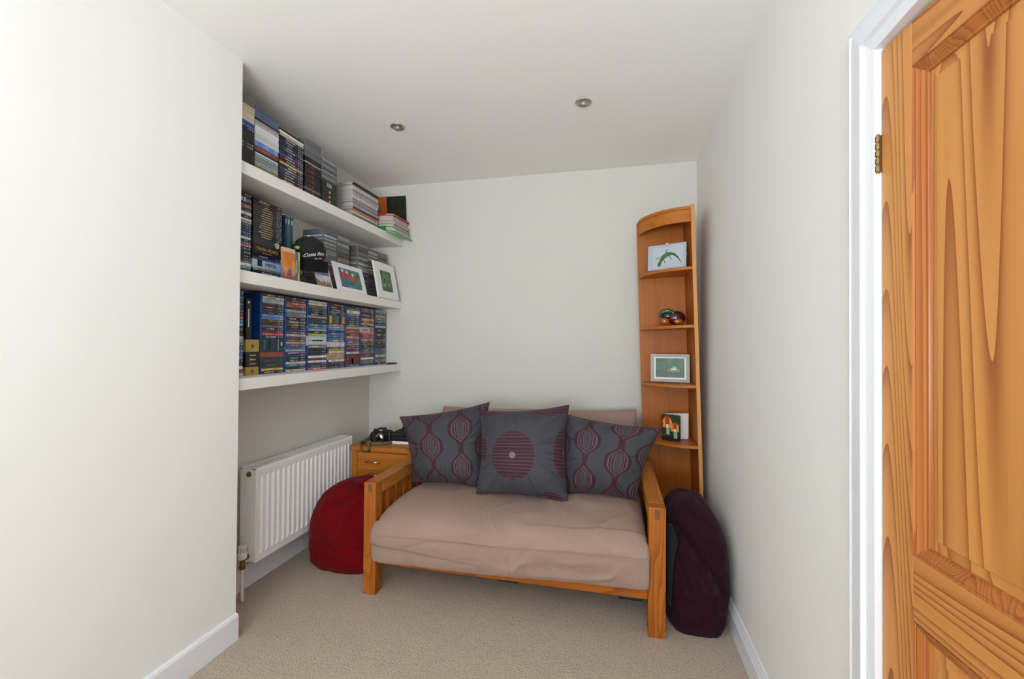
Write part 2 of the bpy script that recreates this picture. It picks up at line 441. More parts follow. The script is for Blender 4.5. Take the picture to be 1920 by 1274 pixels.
# ------------------------------------------------------------------ ceiling spotlights
def spot(x, y, label, tilt):
    t = thing('recessed_spotlight', label, 'light', (x, y, ZC), 'recessed ceiling spotlights')
    bm = bmesh.new(); lathe(bm, [(0.026, -0.004), (0.0275, -0.007), (0.034, -0.006), (0.039, -0.003), (0.040, -0.0005), (0.03, -0.0003), (0.026, -0.0008)], (x, y, ZC), n=36)
    obj('trim_ring', bm, M['chrome'], t, True)
    bm = bmesh.new(); lathe(bm, [(0.008, -0.0045), (0.016, -0.0035), (0.0225, -0.0065), (0.0255, -0.008), (0.0255, -0.004), (0.022, -0.0012)], (x, y, ZC), axis=(tilt * .0, 0, 1), n=30)
    obj('reflector', bm, M['chrome'], t, True)
    bm = bmesh.new(); lathe(bm, [(0.002, -0.0085), (0.006, -0.008), (0.0075, -0.0055), (0.0075, -0.003)], (x, y, ZC), n=16)
    obj('bulb', bm, simple('frosted_bulb', (230, 226, 214), 0.15), t, True)
spot(-1.148, 2.147, 'round chrome ceiling spotlight nearer the shelf wall', 0)
spot(-0.151, 2.124, 'round chrome ceiling spotlight right of centre above the futon sofa', 0)

# ------------------------------------------------------------------ floating shelves
for (zb, zt), wh in zip(SH, ('topmost of three, carrying boxes and magazines close under the ceiling',
                             'middle of three, carrying compact discs, a cap and pictures',
                             'lowest of three, packed with film cases over the radiator')):
    o = bx('floating_shelf', (XL + 0.0005, XS, YC + 0.002, YB - 0.0005, zb, zt), M['shelfw'], None, 0.002, origin=(XL, (YC + YB) / 2, zb))
    tag(o, 'thick white floating shelf, ' + wh, 'shelf', 'white floating shelves in the alcove')

# ------------------------------------------------------------------ discs and boxes on the shelves
def spine_mat(name, logos=True, art=0.35, titles=True, side=None, th=0.24):
    m, nt, b = new_mat(name)
    oi = nd(nt, 'ShaderNodeObjectInfo'); tc = nd(nt, 'ShaderNodeTexCoord')
    so = nd(nt, 'ShaderNodeSeparateXYZ'); nt.links.new(tc.outputs['Object'], so.inputs[0])
    sg = nd(nt, 'ShaderNodeSeparateXYZ'); nt.links.new(tc.outputs['Generated'], sg.inputs[0])
    rnd = oi.outputs['Random']; base = oi.outputs['Color']
    off = nd(nt, 'ShaderNodeCombineXYZ'); k = mth(nt, 'MULTIPLY', rnd, 91.7)
    for i in range(3): nt.links.new(k, off.inputs[i])
    v = nd(nt, 'ShaderNodeVectorMath', operation='ADD'); nt.links.new(tc.outputs['Object'], v.inputs[0]); nt.links.new(off.outputs[0], v.inputs[1])
    # artwork mottling
    na = nd(nt, 'ShaderNodeTexNoise'); na.inputs['Scale'].default_value = 38; na.inputs['Detail'].default_value = 3
    nt.links.new(v.outputs[0], na.inputs['Vector'])
    dark = mixc(nt, 1.0, base, (0.27, 0.27, 0.27), 'MULTIPLY')
    hs = nd(nt, 'ShaderNodeHueSaturation'); nt.links.new(base, hs.inputs['Color']); hs.inputs['Value'].default_value = 1.25; hs.inputs['Hue'].default_value = 0.5; hs.inputs['Saturation'].default_value = 0.8
    r1 = mth(nt, 'MULTIPLY', mth(nt, 'SUBTRACT', na.outputs['Fac'], 0.42), 4.0)
    cl = nt.nodes.new('ShaderNodeClamp'); nt.links.new(r1, cl.inputs[0])
    artc = mixc(nt, cl.outputs[0], dark, hs.outputs['Color'])
    col = mixc(nt, art, base, artc)
    front = mth(nt, 'GREATER_THAN', so.outputs['X'], -0.0012)
    if titles:
        mp = nd(nt, 'ShaderNodeMapping'); mp.inputs['Scale'].default_value = (1, 330, 150)
        nt.links.new(v.outputs[0], mp.inputs['Vector'])
        nl = nd(nt, 'ShaderNodeTexNoise'); nl.inputs['Scale'].default_value = 1; nl.inputs['Detail'].default_value = 2
        nt.links.new(mp.outputs[0], nl.inputs['Vector'])
        lett = mth(nt, 'GREATER_THAN', nl.outputs['Fac'], 0.5)
        cz = mth(nt, 'LESS_THAN', mth(nt, 'ABSOLUTE', mth(nt, 'SUBTRACT', sg.outputs['Z'], 0.5)), th)
        ca = mth(nt, 'GREATER_THAN', sg.outputs['Y'], mth(nt, 'ADD', 0.17, mth(nt, 'MULTIPLY', rnd, 0.2)))
        fr = mth(nt, 'FRACT', mth(nt, 'MULTIPLY', rnd, 17.3))
        cb = mth(nt, 'LESS_THAN', sg.outputs['Y'], mth(nt, 'ADD', 0.48, mth(nt, 'MULTIPLY', fr, 0.22)))
        t = mth(nt, 'MULTIPLY', mth(nt, 'MULTIPLY', lett, cz), mth(nt, 'MULTIPLY', ca, cb))
        t = mth(nt, 'MULTIPLY', mth(nt, 'MULTIPLY', t, front), 0.78)
        cr = nt.nodes.new('ShaderNodeValToRGB'); cr.color_ramp.interpolation = 'CONSTANT'
        stops = [(0, (225, 225, 225)), (0.2, (205, 170, 90)), (0.4, (190, 50, 50)), (0.6, (30, 30, 40)), (0.8, (120, 200, 220))]
        e = cr.color_ramp.elements
        e[0].position = 0; e[0].color = (*lin(stops[0][1]), 1); e[1].position = 0.2; e[1].color = (*lin(stops[1][1]), 1)
        for pos, cc in stops[2:]:
            q = e.new(pos); q.color = (*lin(cc), 1)
        nt.links.new(oi.outputs['Alpha'], cr.inputs[0])
        col = mixc(nt, t, col, cr.outputs['Color'])
    if logos:
        u = mth(nt, 'DIVIDE', mth(nt, 'SUBTRACT', mth(nt, 'MULTIPLY', so.outputs['Y'], -1), 0.004), 0.0125)
        fu = mth(nt, 'MULTIPLY', mth(nt, 'SUBTRACT', mth(nt, 'FRACT', u), 0.5), 0.0125)
        dz = mth(nt, 'MULTIPLY', mth(nt, 'SUBTRACT', sg.outputs['Z'], 0.5), 0.0135)
        dd = mth(nt, 'SQRT', mth(nt, 'ADD', mth(nt, 'MULTIPLY', fu, fu), mth(nt, 'MULTIPLY', dz, dz)))
        inc = mth(nt, 'LESS_THAN', dd, 0.0036)
        inr = mth(nt, 'MULTIPLY', mth(nt, 'GREATER_THAN', u, 0), mth(nt, 'LESS_THAN', u, 3))
        # which logo: hue by slot and by case
        slot = mth(nt, 'FLOOR', u)
        h = mth(nt, 'FRACT', mth(nt, 'ADD', mth(nt, 'MULTIPLY', rnd, 7.1), mth(nt, 'MULTIPLY', slot, 0.37)))
        lc = mixc(nt, mth(nt, 'GREATER_THAN', h, 0.6), lin((214, 214, 214)), lin((190, 120, 134)))
        lc = mixc(nt, mth(nt, 'GREATER_THAN', h, 0.8), lc, lin((110, 190, 215)))
        col = mixc(nt, mth(nt, 'MULTIPLY', mth(nt, 'MULTIPLY', inc, inr), mth(nt, 'MULTIPLY', front, 0.62)), col, lc)
    nt.links.new(col, b.inputs['Base Color']); b.inputs['Roughness'].default_value = 0.32
    return m
def body_mat(name, rgb, rough=0.3):
    return simple(name, rgb, rough, var=0.05, vs=40)
SP = spine_mat('printed_sleeve'); SPB = spine_mat('printed_box', logos=False, art=0.3, th=0.085); SPP = spine_mat('plain_box', False, 0.06, False)
SPC = spine_mat('disc_inlay', False, 0.25, False)
BLUE = body_mat('blue_case_plastic', (10, 62, 132)); LBLUE = body_mat('light_blue_case_plastic', (22, 124, 190))
BLK = body_mat('black_case_plastic', (20, 20, 22)); CLR = body_mat('clear_case_plastic', (120, 122, 122), 0.15)
MESH = {}
def case_mesh(kind, W, D, H):
    key = (kind, round(W, 4), round(D, 4), round(H, 4))
    if key in MESH: return MESH[key]
    bm = bmesh.new(); e = 0.0007
    if kind in ('blu', 'lblu'):
        box(bm, -D, -0.0012, -W, 0, 0, H - .0003, 0.0006, 0)
        box(bm, -0.0014, 0.0, -W + 0.013, -0.002, e, H - e - .0003, 0, 1)            # sleeve window of the spine
        box(bm, -0.0014, -0.0004, -W + 0.001, -W + 0.0125, e, H - e - .0003, 0, 0)   # coloured header strip
        mats = [BLUE if kind == 'blu' else LBLUE, SP]
    elif kind == 'dvd':
        box(bm, -D, -0.0010, -W, 0, 0, H - .0003, 0.0006, 0)
        box(bm, -0.0012, 0.0, -W + 0.002, -0.002, e, H - e - .0003, 0, 1); mats = [BLK, SP]
    elif kind == 'cd':
        box(bm, -D, -0.0006, -W, 0, 0, H - .0003, 0.0004, 0)
        box(bm, -D + .006, 0.0, -W + 0.0035, -0.0035, 0.0018, H - 0.0022, 0, 1)
        box(bm, -D + .01, -.01, -W - .0001, .0001, 0.003, H - 0.0035, 0, 1); mats = [CLR, SPC]
    elif kind == 'slim':
        box(bm, -D, 0, -W, 0, 0, H - .0003, 0.0006, 0); mats = [SPP]
    else:
        box(bm, -D, 0, -W, 0, 0, H - .0003, 0.0010, 0)
        box(bm, -0.001, 0.0004, -W + .003, -.003, 0.002, H - .002, 0, 0); mats = [SPB if kind == 'box' else SPP]
    bmesh.ops.recalc_face_normals(bm, faces=bm.faces)
    me = bpy.data.meshes.new(kind); bm.to_mesh(me); bm.free()
    for m_ in mats: me.materials.append(m_)
    MESH[key] = me; return me
ORD = 'first second third fourth fifth sixth seventh eighth ninth tenth eleventh twelfth thirteenth fourteenth fifteenth sixteenth seventeenth eighteenth nineteenth twentieth'.split()
TEN = {2: 'twenty', 3: 'thirty', 4: 'forty'}
def ordinal(n):
    if n <= 20: return ORD[n - 1]
    return TEN[n // 10] + ('' if n % 10 == 0 else '-' + ORD[n % 10 - 1]) if n % 10 else {30: 'thirtieth', 40: 'fortieth'}[n]
PAL = dict(k=('black', (24, 24, 27)), K=('charcoal', (48, 49, 54)), g=('grey', (104, 106, 110)), G=('pale grey', (168, 170, 172)),
           w=('white', (226, 226, 228)), c=('cream', (220, 208, 182)), r=('red', (196, 40, 48)), R=('dark red', (104, 28, 30)),
           b=('blue', (32, 84, 166)), B=('navy', (22, 34, 76)), l=('light blue', (84, 144, 212)), t=('teal', (34, 120, 140)),
           T=('dark teal', (24, 58, 66)), e=('green', (56, 122, 66)), E=('dark green', (30, 58, 44)), y=('yellow', (214, 178, 40)),
           o=('orange', (206, 104, 44)), n=('brown', (96, 58, 38)), N=('dark brown', (52, 34, 28)), p=('purple', (92, 60, 140)),
           v=('violet', (88, 88, 150)), x=('pale blue', (172, 196, 214)), z=('pale grey green', (150, 156, 150)), m=('maroon', (84, 24, 44)), P=('pale pink', (206, 184, 184)), s=('sage', (150, 166, 146)),
           a=('tan', (174, 146, 100)), u=('gold', (178, 148, 70)), q=('pale teal', (140, 180, 184)), Y=('lime', (176, 192, 40)),
           O=('olive', (84, 78, 40)), S=('steel blue', (70, 100, 140)), i=('pink', (206, 76, 116)), h=('reddish brown', (132, 62, 48)))
def stack(spec, xf, y0, y1, z0, z1, D, unit, where, grp, jit=0.0015):
    """spec: bottom-to-top list of (kind, colour letter, units[, title tone]); heights scaled to fill z0..z1"""
    tot = sum(s[2] for s in spec); k = (z1 - z0) / (tot * unit) if z1 else 1.0
    z = z0 + 0.0003; n = len(spec); out = []
    for i, s in enumerate(spec):
        kind, cl_, un = s[:3]; tone = s[3] if len(s) > 3 else random.choice((0.1, 0.1, 0.3, 0.3, 0.5, 0.7, 0.9))
        opt = s[4] if len(s) > 4 else {}
        H = round(un * unit * k, 5)
        W = (y1 - y0) * opt.get('w', 1.0)
        me = case_mesh(kind, W, D, H)
        nm = {'cd': 'compact_disc_case', 'blu': 'film_case', 'lblu': 'film_case', 'dvd': 'film_case', 'box': 'box_set', 'plain': 'box_set', 'slim': 'slim_case'}[kind]
        o = bpy.data.objects.new(nm, me); C.objects.link(o)
        o.location = (xf + random.uniform(-jit, jit) + opt.get('dx', 0), y1 - random.uniform(0, jit) - (0 if 'w' not in opt else opt.get('dy', 0)), z)
        cname, rgb = PAL[cl_]
        pale = sum(rgb) > 480
        if pale and tone < 0.25: tone = random.choice((0.7, 0.7, 0.5))
        kf = random.uniform(0.86, 1.10); rgb = tuple(min(255, max(0, v * kf * random.uniform(0.97, 1.03))) for v in rgb)
        o.color = (*lin(rgb), tone)
        word = {'cd': 'compact disc case', 'blu': 'film case', 'lblu': 'film case', 'dvd': 'film case', 'box': 'box set', 'plain': 'boxed set', 'slim': 'thin case'}[kind]
        place = ordinal(n - i) + ' from top' if i < n - 1 or n == 1 else 'topmost'
        tag(o, opt.get('label') or '%s %s, %s of %s' % (cname, word, place, where),
            {'cd': 'cd case', 'box': 'box set', 'plain': 'box set'}.get(kind, 'disc case'), grp)
        out.append((o, z, H)); z += H
    return out
def parse(s, kind='blu'):
    """compact stack notation, top to bottom: letter[units][*] ; * means plain box, ! light blue plastic"""
    out = []
    for tok in s.split():
        c = tok[0]; rest = tok[1:]; kd = kind
        if rest.endswith('*'): kd = 'box'; rest = rest[:-1]
        elif rest.endswith('!'): kd = 'lblu'; rest = rest[:-1]
        elif rest.endswith('+'): kd = 'plain'; rest = rest[:-1]
        out.append((kd, c, float(rest) if rest else 1.0))
    return out[::-1]
U = 0.0141
zb3, zt3 = SH[2][1], SH[1][0]
g3 = 'film cases stacked on the lowest shelf'
XF = -1.655; DB = 0.135
def nth(k, where): return '%s stack from left on %s' % (k, where)
LOW = 'lowest shelf'
cols = [
    (1.512, 1.667, 'K2 t k t b O k r t! l! k2 k w s t! k l b l! K k w h w', 0.012),
    (1.759, 1.9165, 'K c q1.6 N K k N l l O K g k R r k T5.2+ h2* T2* K2* y B1.1', 0.014),
    (1.919, 2.0835, 'K N o o B q! g2 k1.2 n1.4 O k B b y1.1 p O a v v! q p K k N w t K c', 0.014),
    (2.087, 2.2625, 'c c t1.3 k N k s! B2.4 e b! q k Y1.1 x4+ s k k1.2 k w K w n B i', 0.015),
    (2.266, 2.4365, 'R1.3 k1.2 K g N K4+ o l! l k b1.2 t! t l1.2 P2.2* v y P a3* w K m m', 0.015),
    (2.44, 2.602, 'E g c1.6 S b B B T e P h2.3* B o1.3 v v a m v R w R5+ S', 0.015),
    (2.606, 2.781, 'r S T R N y1.3 R a E P2.7+ r1.1 R r o O K k K O S R2* w g g K', 0.016),
    (2.785, 2.944, 'q S a e1.2 g k G k2.2* N1.4 k S k K1.7* S1.7 g G g G K', 0.017)]
names = ['leftmost stack on ' + LOW, nth('third', LOW), nth('fourth', LOW), nth('fifth', LOW), nth('sixth', LOW),
         nth('seventh', LOW), nth('eighth', LOW), 'rightmost stack on ' + LOW]
LOWS = []
for (y0, y1, sp, gap), wn_ in zip(cols, names):
    LOWS.append(stack(parse(sp), XF, y0 + 0.0008, y1 - 0.0016, zb3, zt3 - gap, DB, U, wn_, g3))
def decorate(ci, tall, parts_, lab=None):
    """printed areas on the tallest box of a stack: (name, y0, y1, z0, z1 as fractions, colour)"""
    cand = sorted(LOWS[ci], key=lambda q: -q[2])[:tall + 1][tall]; o, z, H = cand
    y0_, y1_ = cols[ci][0] + .002, cols[ci][1] - .003
    for nm, a, b, c_, d_, rgb in parts_:
        bm_ = bmesh.new(); box(bm_, XF + 0.0018, XF + 0.0024, y0_ + (y1_ - y0_) * a, y0_ + (y1_ - y0_) * b, z + H * c_, z + H * d_)
        key = 'ink%d%d%d' % rgb
        if key not in M: M[key] = simple('printed_ink', rgb, 0.45, var=0.25, vs=90)
        obj(nm, bm_, M[key], o)
    if lab: o['label'] = lab
decorate(4, 0, [('yellow_band', 0.06, 0.22, .05, .95, (196, 170, 80)), ('green_band', 0.24, 0.36, .05, .95, (46, 92, 66)), ('teal_band', 0.38, 0.62, .05, .95, (60, 120, 120)), ('red_band', 0.70, 0.80, .05, .95, (120, 40, 44)), ('amber_band', 0.82, 0.98, .1, .95, (206, 150, 80))],
         'multicoloured banded box set in fifth stack of lowest shelf')
decorate(3, 0, [('white_panel', 0.10, 0.94, .16, .92, (196, 208, 204)), ('lettering', 0.22, 0.78, .46, .58, (120, 160, 120)), ('green_strip', 0.02, 0.98, .0, .08, (100, 130, 84))],
         'pale box set with white panel in fourth stack of lowest shelf')
decorate(1, 0, [('window_art', 0.38, 0.70, .1, .9, (44, 62, 84)), ('grey_lettering', 0.12, 0.20, .15, .85, (96, 96, 116)), ('curved_line', 0.74, 0.77, .08, .9, (150, 176, 170)), ('round_logo', 0.86, 0.93, .45, .72, (206, 206, 206))],
         'thick dark teal box set with window artwork on lowest shelf')
decorate(5, 0, [('red_art', 0.3, 0.7, .1, .9, (120, 44, 40)), ('blue_art', 0.08, 0.24, .4, .9, (70, 80, 130)), ('dark_art', 0.42, 0.56, .1, .6, (30, 24, 24))])
decorate(6, 0, [('lettering', 0.14, 0.50, .4, .6, (110, 100, 100)), ('mauve_patch', 0.66, 0.97, .08, .92, (170, 120, 136))])
# the narrow gold and black boxes with an upright black case on them, second from left
nar = stack([('plain', 'u', 1.0, 0.1, dict(label='gold box with round logos at bottom of narrow pile, lowest shelf')),
             ('box', 'k', 1.85, 0.3, dict(label='black box with gold lettering below upper gold box, lowest shelf')),
             ('plain', 'u', 1.5, 0.1, dict(label='larger gold box under the upright black case, lowest shelf'))],
            XF + 0.004, 1.675, 1.7505, zb3, zb3 + 0.167, 0.125, 0.0384, '', 'gold and black boxes on the lowest shelf', 0.0005)
for o, z, H in nar:
    bmx = bmesh.new()
    if H > 0.06:
        for k in range(3): box(bmx, XF + 0.0045, XF + 0.0052, 1.696, 1.731, z + 0.012 + k * 0.020, z + 0.017 + k * 0.020)
        obj('gold_lettering', bmx, M['gold'], o)
    else:
        lathe(bmx, [(0.009, 0), (0.009, 0.0007)], (XF + 0.0045, 1.712, z + H * 0.45), (1, 0, 0), 20)
        obj('emblem', bmx, M['oak_dark'], o)
up = thing('upright_film_case', 'upright black film case standing on gold box, lowest shelf', 'disc case', (XF, 1.69, zb3 + 0.1685))
bx('case_body', (XF - 0.125, XF + 0.003, 1.675, 1.705, zb3 + 0.1685, zb3 + 0.1685 + 0.187), M['black'], up, 0.001)
bm = bmesh.new(); box(bm, XF + 0.003, XF + 0.0036, 1.687, 1.692, zb3 + 0.225, zb3 + 0.31); box(bm, XF + 0.003, XF + 0.0036, 1.6845, 1.694, zb3 + 0.335, zb3 + 0.345)
obj('spine_lettering', bm, M['whiteink'], up)
t = thing('remote_control', 'small flat black gadget at right end of lowest shelf', 'gadget', (-1.58, 2.93, zb3))
bx('shell', (-1.62, -1.565, 2.885, 2.952, zb3 + 0.0005, zb3 + 0.010), M['black'], t, 0.003)
bx('keypad', (-1.612, -1.573, 2.893, 2.944, zb3 + 0.0098, zb3 + 0.0112), M['blackf'], t)

# middle shelf: two stacks of films, then compact discs
zb2, zt2 = SH[1][1], SH[0][0]
MID = 'middle shelf'
XM = -1.652
a_ = stack(parse('k1.4 k2.6 h2 K1 c1.4 k1.2 w1 G1 S T B b K w k t i T1.2 k1.8 k K g w1.3 q t k1.6', 'dvd'), XM, 1.512, 1.700, zb2, zt2 - 0.030, 0.135, 0.0145,
           'leftmost stack on ' + MID, 'film cases stacked on the middle shelf')
for o, z, H in a_:
    if abs(H - a_[-2][2]) < 1e-6 and z == a_[-2][1]:
        text('title_lettering', 'FIRE', 0.030, M['whiteink'], o, (XM + 0.0022, 1.667, z + H / 2), align='RIGHT')
b_ = stack(parse('k1.6 R0.8 K K K K K K K K K K K K K K K3.3+ k4.2+ B1 v1.1 x3.6+ s1 B1.8 k1.5+', 'dvd'), XM, 1.708, 1.893, zb2, zt2 - 0.034, 0.135, 0.0145,
           'second stack from left on ' + MID, 'film cases stacked on the middle shelf')
for o, z, H in b_[8:21]:
    bmx = bmesh.new(); q = random.uniform(-.004, .004)
    box(bmx, XM + 0.0015, XM + 0.0021, 1.757 + q, 1.822 + q, z + H * 0.30, z + H * 0.68); obj('tan_title_band', bmx, simple('tan_band', (176, 146, 98), 0.5) if 'tb' not in M else M['tb'], o)
    if 'tb' not in M: M['tb'] = bpy.data.materials['tan_band']
def at(i): return b_[i]
o, z, H = at(6); o['label'] = 'dark box set lettered twin peaks, middle shelf, second stack'
text('title_lettering', 'TWIN PEAKS', 0.0235, M['gold'], o, (XM + 0.0025, 1.794, z + H * 0.60), align='CENTER')
bmx = bmesh.new(); box(bmx, XM + 0.0016, XM + 0.0022, 1.765, 1.822, z + H * 0.22, z + H * 0.28); obj('small_print', bmx, M['gold'], o)
o, z, H = at(7)
bmx = bmesh.new(); lathe(bmx, [(0.0155, 0), (0.0155, 0.0008)], (XM + 0.0016, 1.856, z + H * 0.52), (1, 0, 0), 9); box(bmx, XM + .0016, XM + .0024, 1.838, 1.846, z + .016, z + .026)
obj('paper_emblem', bmx, simple('pale_emblem', (196, 186, 170), 0.7), o)
o, z, H = at(3); o['label'] = 'pale blue box set lettered MMVI, middle shelf, second stack'
text('title_lettering', 'MMVI', 0.0285, M['ink'], o, (XM + 0.0025, 1.782, z + H * 0.5))
bmx = bmesh.new(); box(bmx, XM + 0.0016, XM + 0.0022, 1.735, 1.762, z + 0.010, z + 0.039); obj('picture_patch', bmx, simple('dark_patch', (40, 66, 70), 0.6, var=0.5, vs=120), o)
o, z, H = at(1); o['label'] = 'blue box lettered THE BLUE PLANET, middle shelf, second stack'
text('title_lettering', 'THE BLUE PLANET', 0.0085, M['whiteink'], o, (XM + 0.0025, 1.787, z + H * 0.5))
bmx = bmesh.new(); lathe(bmx, [(0.006, 0), (0.006, 0.0006)], (XM + 0.0016, 1.768, z + H * 0.5), (1, 0, 0), 14); obj('round_emblem', bmx, simple('pale_blue_ink', (120, 180, 230), 0.5), o)

pool = 'ggGgKgzgwgGKggzagGgKgKgnGgkGgGgKgGg'
def cds(xf, y0, y1, ztop, where, seed, special, dx=None):
    r = random.Random(seed); n = int(round((ztop - zb2) / 0.0104)); sp = []
    for i in range(n):
        c = special.get(i) or r.choice(pool)
        sp.append(('cd', c, 1.0, 0.1, {'dx': r.uniform(-0.002, 0.002)}))
    stack(sp, xf, y0, y1, zb2, ztop, 0.142, 0.0104, where, 'compact discs stacked on the middle shelf', 0.0015)
cds(-1.655, 2.222, 2.345, 1.893, 'leftmost compact disc stack', 1, {34: 'g', 32: 'b', 31: 'w', 24: 'e', 22: 's', 9: 'a', 8: 'a', 19: 'S', 27: 'c', 15: 'c', 6: 'u', 5: 'a'})
cds(-1.655, 2.350, 2.474, 1.889, 'second compact disc stack from left', 2, {34: 'c', 27: 'S', 22: 'R', 21: 'k', 20: 'o', 19: 'a', 15: 'o', 14: 'a', 13: 'o', 12: 'g'})
cds(-1.628, 2.527, 2.647, 1.862, 'third compact disc stack from left', 3, {31: 'R', 30: 'R', 26: 'h', 22: 'K', 14: 'S', 13: 'S', 12: 'B', 9: 'b'})
cds(-1.628, 2.652, 2.772, 1.868, 'fourth compact disc stack from left', 4, {30: 'G', 28: 'h', 26: 'm', 22: 'h', 18: 'w', 17: 'G', 20: 'P'})
cds(-1.628, 2.777, 2.897, 1.872, 'compact disc stack nearest back wall', 5, {31: 'a', 30: 'h', 26: 'G', 20: 'h', 18: 'n', 15: 'O', 24: 'n'})

# top shelf
zb1 = SH[0][1]; XT = -1.600; TOPS = 'top shelf'; g1 = 'cases and boxes piled on the top shelf'
def tops(sp, y0, y1, where, D=0.14, xf=XT):
    sp = [(k, c, u, (x[0] if x else 0.1), (x[1] if len(x) > 1 else {})) for k, c, u, *x in sp]
    return stack(sp, xf, y0, y1, zb1, None, D, 0.01, where, g1, 0.0012)
tops([('plain', 'k', 9.8), ('dvd', 'K', 1.4), ('dvd', 'K', 1.4), ('box', 'k', 5.4), ('blu', 'B', 1.3), ('blu', 'b', 1.3), ('slim', 'b', 1.3)] +
     [('slim', 'c', 1.2)] * 6 + [('cd', 'g', 1.04)] * 4, 1.512, 1.656, 'leftmost pile on top shelf')
c1 = tops([('cd', 'G', 1.04), ('cd', 'g', 1.04), ('cd', 'c', 1.04), ('cd', 'a', 1.04), ('cd', 's', 1.04), ('cd', 'G', 1.04), ('cd', 'q', 1.04), ('cd', 'G', 1.04), ('cd', 'q', 1.04), ('cd', 'w', 1.04),
           ('slim', 'B', 0.8), ('box', 'h', 2.2, 0.3), ('box', 'l', 2.2, 0.1)] + [('slim', 'w', 1.4, 0.5)] * 5 +
          [('slim', 'G', 1.3), ('slim', 'G', 1.3), ('slim', 'k', 0.9)] + [('cd', 'S', 1.04)] * 5, 1.660, 1.803, 'second pile from left on top shelf')
tops([('plain', 'k', 0.6), ('plain', 'P', 2.4)] + [('dvd', c, 1.38) for c in 'RkNEpkukmpBTTNBkw'] + [('slim', 'c', 1.2), ('slim', 'k', 1.0)], 1.808, 1.978, 'third pile from left on top shelf')
c3 = tops([('box', 'k', 2.6, 0.5)] * 2 + [('slim', 'g', 0.9)] + [('box', 'k', 2.6, 0.5)] * 5 + [('slim', 'G', 0.9), ('box', 'k', 2.6, 0.5)] +
          [('cd', 'g', 1.04)] * 9, 1.990, 2.118, 'fourth pile from left on top shelf')
c4 = tops([('plain', 'T', 2.7)] + [('plain', 'k', 2.7)] * 3 + [('plain', 'k', 4.8)] + [('cd', c, 1.04) for c in 'gGggGkgGggG'], 2.126, 2.262, 'fifth pile from left on top shelf')
for o, z, H in c4[:4]:
    bmx = bmesh.new()
    lathe(bmx, [(0.0075, 0), (0.0075, 0.0006)], (XT + 0.0018, 2.194, z + H / 2), (1, 0, 0), 12)
    box(bmx, XT + 0.0018, XT + 0.0023, 2.184, 2.204, z + H / 2 - .002, z + H / 2 + .002); obj('yellow_emblem', bmx, M['gold'], o)
o, z, H = c4[4]; o['label'] = 'black box lettered STAR WARS, fifth pile on top shelf'
text('title_lettering', 'STAR', 0.0155, M['whiteink'], o, (XT + 0.0020, 2.190, z + H * 0.61), align='CENTER', xs=1.15)
text('title_lettering', 'WARS', 0.0155, M['whiteink'], o, (XT + 0.0020, 2.190, z + H * 0.37), align='CENTER', xs=1.1)
for o, z, H in c3[:8]:
    if H > 0.02:
        bmx = bmesh.new(); box(bmx, XT + 0.0016, XT + 0.0021, 2.047, 2.055, z + 0.005, z + 0.021); obj('red_mark', bmx, M['redink'], o)

# magazines
def magazines():
    r = random.Random(11); z = zb1 + 0.0004; n = 26
    colr = [(200, 196, 196), (150, 146, 150), (210, 206, 204), (120, 116, 120), (224, 220, 216), (90, 96, 120), (180, 172, 170)]
    for i in range(n):
        h = r.uniform(0.0070, 0.0108); h = 0.0092 if 0 else h
        x1 = -1.585 + r.uniform(-0.004, 0.004); y0 = 2.402 + r.uniform(-0.003, 0.003); y1 = 2.697 + r.uniform(-0.003, 0.003); x0 = x1 - 0.205
        col = r.choice(colr)
        if i == 6: col = (196, 150, 70)
        if i == 8: col = (60, 70, 130)
        if i == 7: col = (205, 120, 90)
        if i >= n - 2: col = (44, 46, 52)
        t = thing('magazine', '%s magazine, %s of pile beside folders, top shelf' % (
            'tan' if i == 6 else 'blue' if i == 8 else 'orange' if i == 7 else 'dark' if i >= n - 2 else 'pale' if sum(col) > 480 else 'grey',
            'topmost' if i == n - 1 else ordinal(n - i) + ' from top'), 'magazine', (x0, y0, z), 'magazines piled on the top shelf')
        sag = 0.010 * (i / n)
        def sheet(name, z0, z1, ins, mat):
            bm = bmesh.new(); rows = []
            N = 8
            for k in range(N + 1):
                f = k / N; x = (x0 + ins) * (1 - f) + (x1 - ins * 0.2) * f
                dz = 0
                rows.append([bm.verts.new((x, yy, zz - dz)) for yy, zz in ((y0 + ins, z0), (y1 - ins, z0), (y1 - ins, z1), (y0 + ins, z1))])
            for a, b in zip(rows, rows[1:]):
                for q in range(4): bm.faces.new((a[q], a[(q + 1) % 4], b[(q + 1) % 4], b[q]))
            bm.faces.new(rows[0]); bm.faces.new(rows[-1][::-1]); obj(name, bm, mat, t)
        key = 'mag%d%d%d' % col
        if key not in M: M[key] = simple('magazine_cover', col, 0.35, var=0.25, vs=60)
        sheet('cover', z, z + h - 0.0003, 0.0, M[key])
        if 'pages' not in M: M['pages'] = simple('page_edges', (196, 188, 182), 0.8, var=0.15, vs=400)
        # page block showing at the near (left) and right ends
        bm = bmesh.new(); box(bm, x0 + .002, x1 - .003, y0 - 0.0006, y0, z + 0.0012, z + h - 0.0015); obj('pages', bm, M['pages'], t)
        z += h
    return z
magazines()
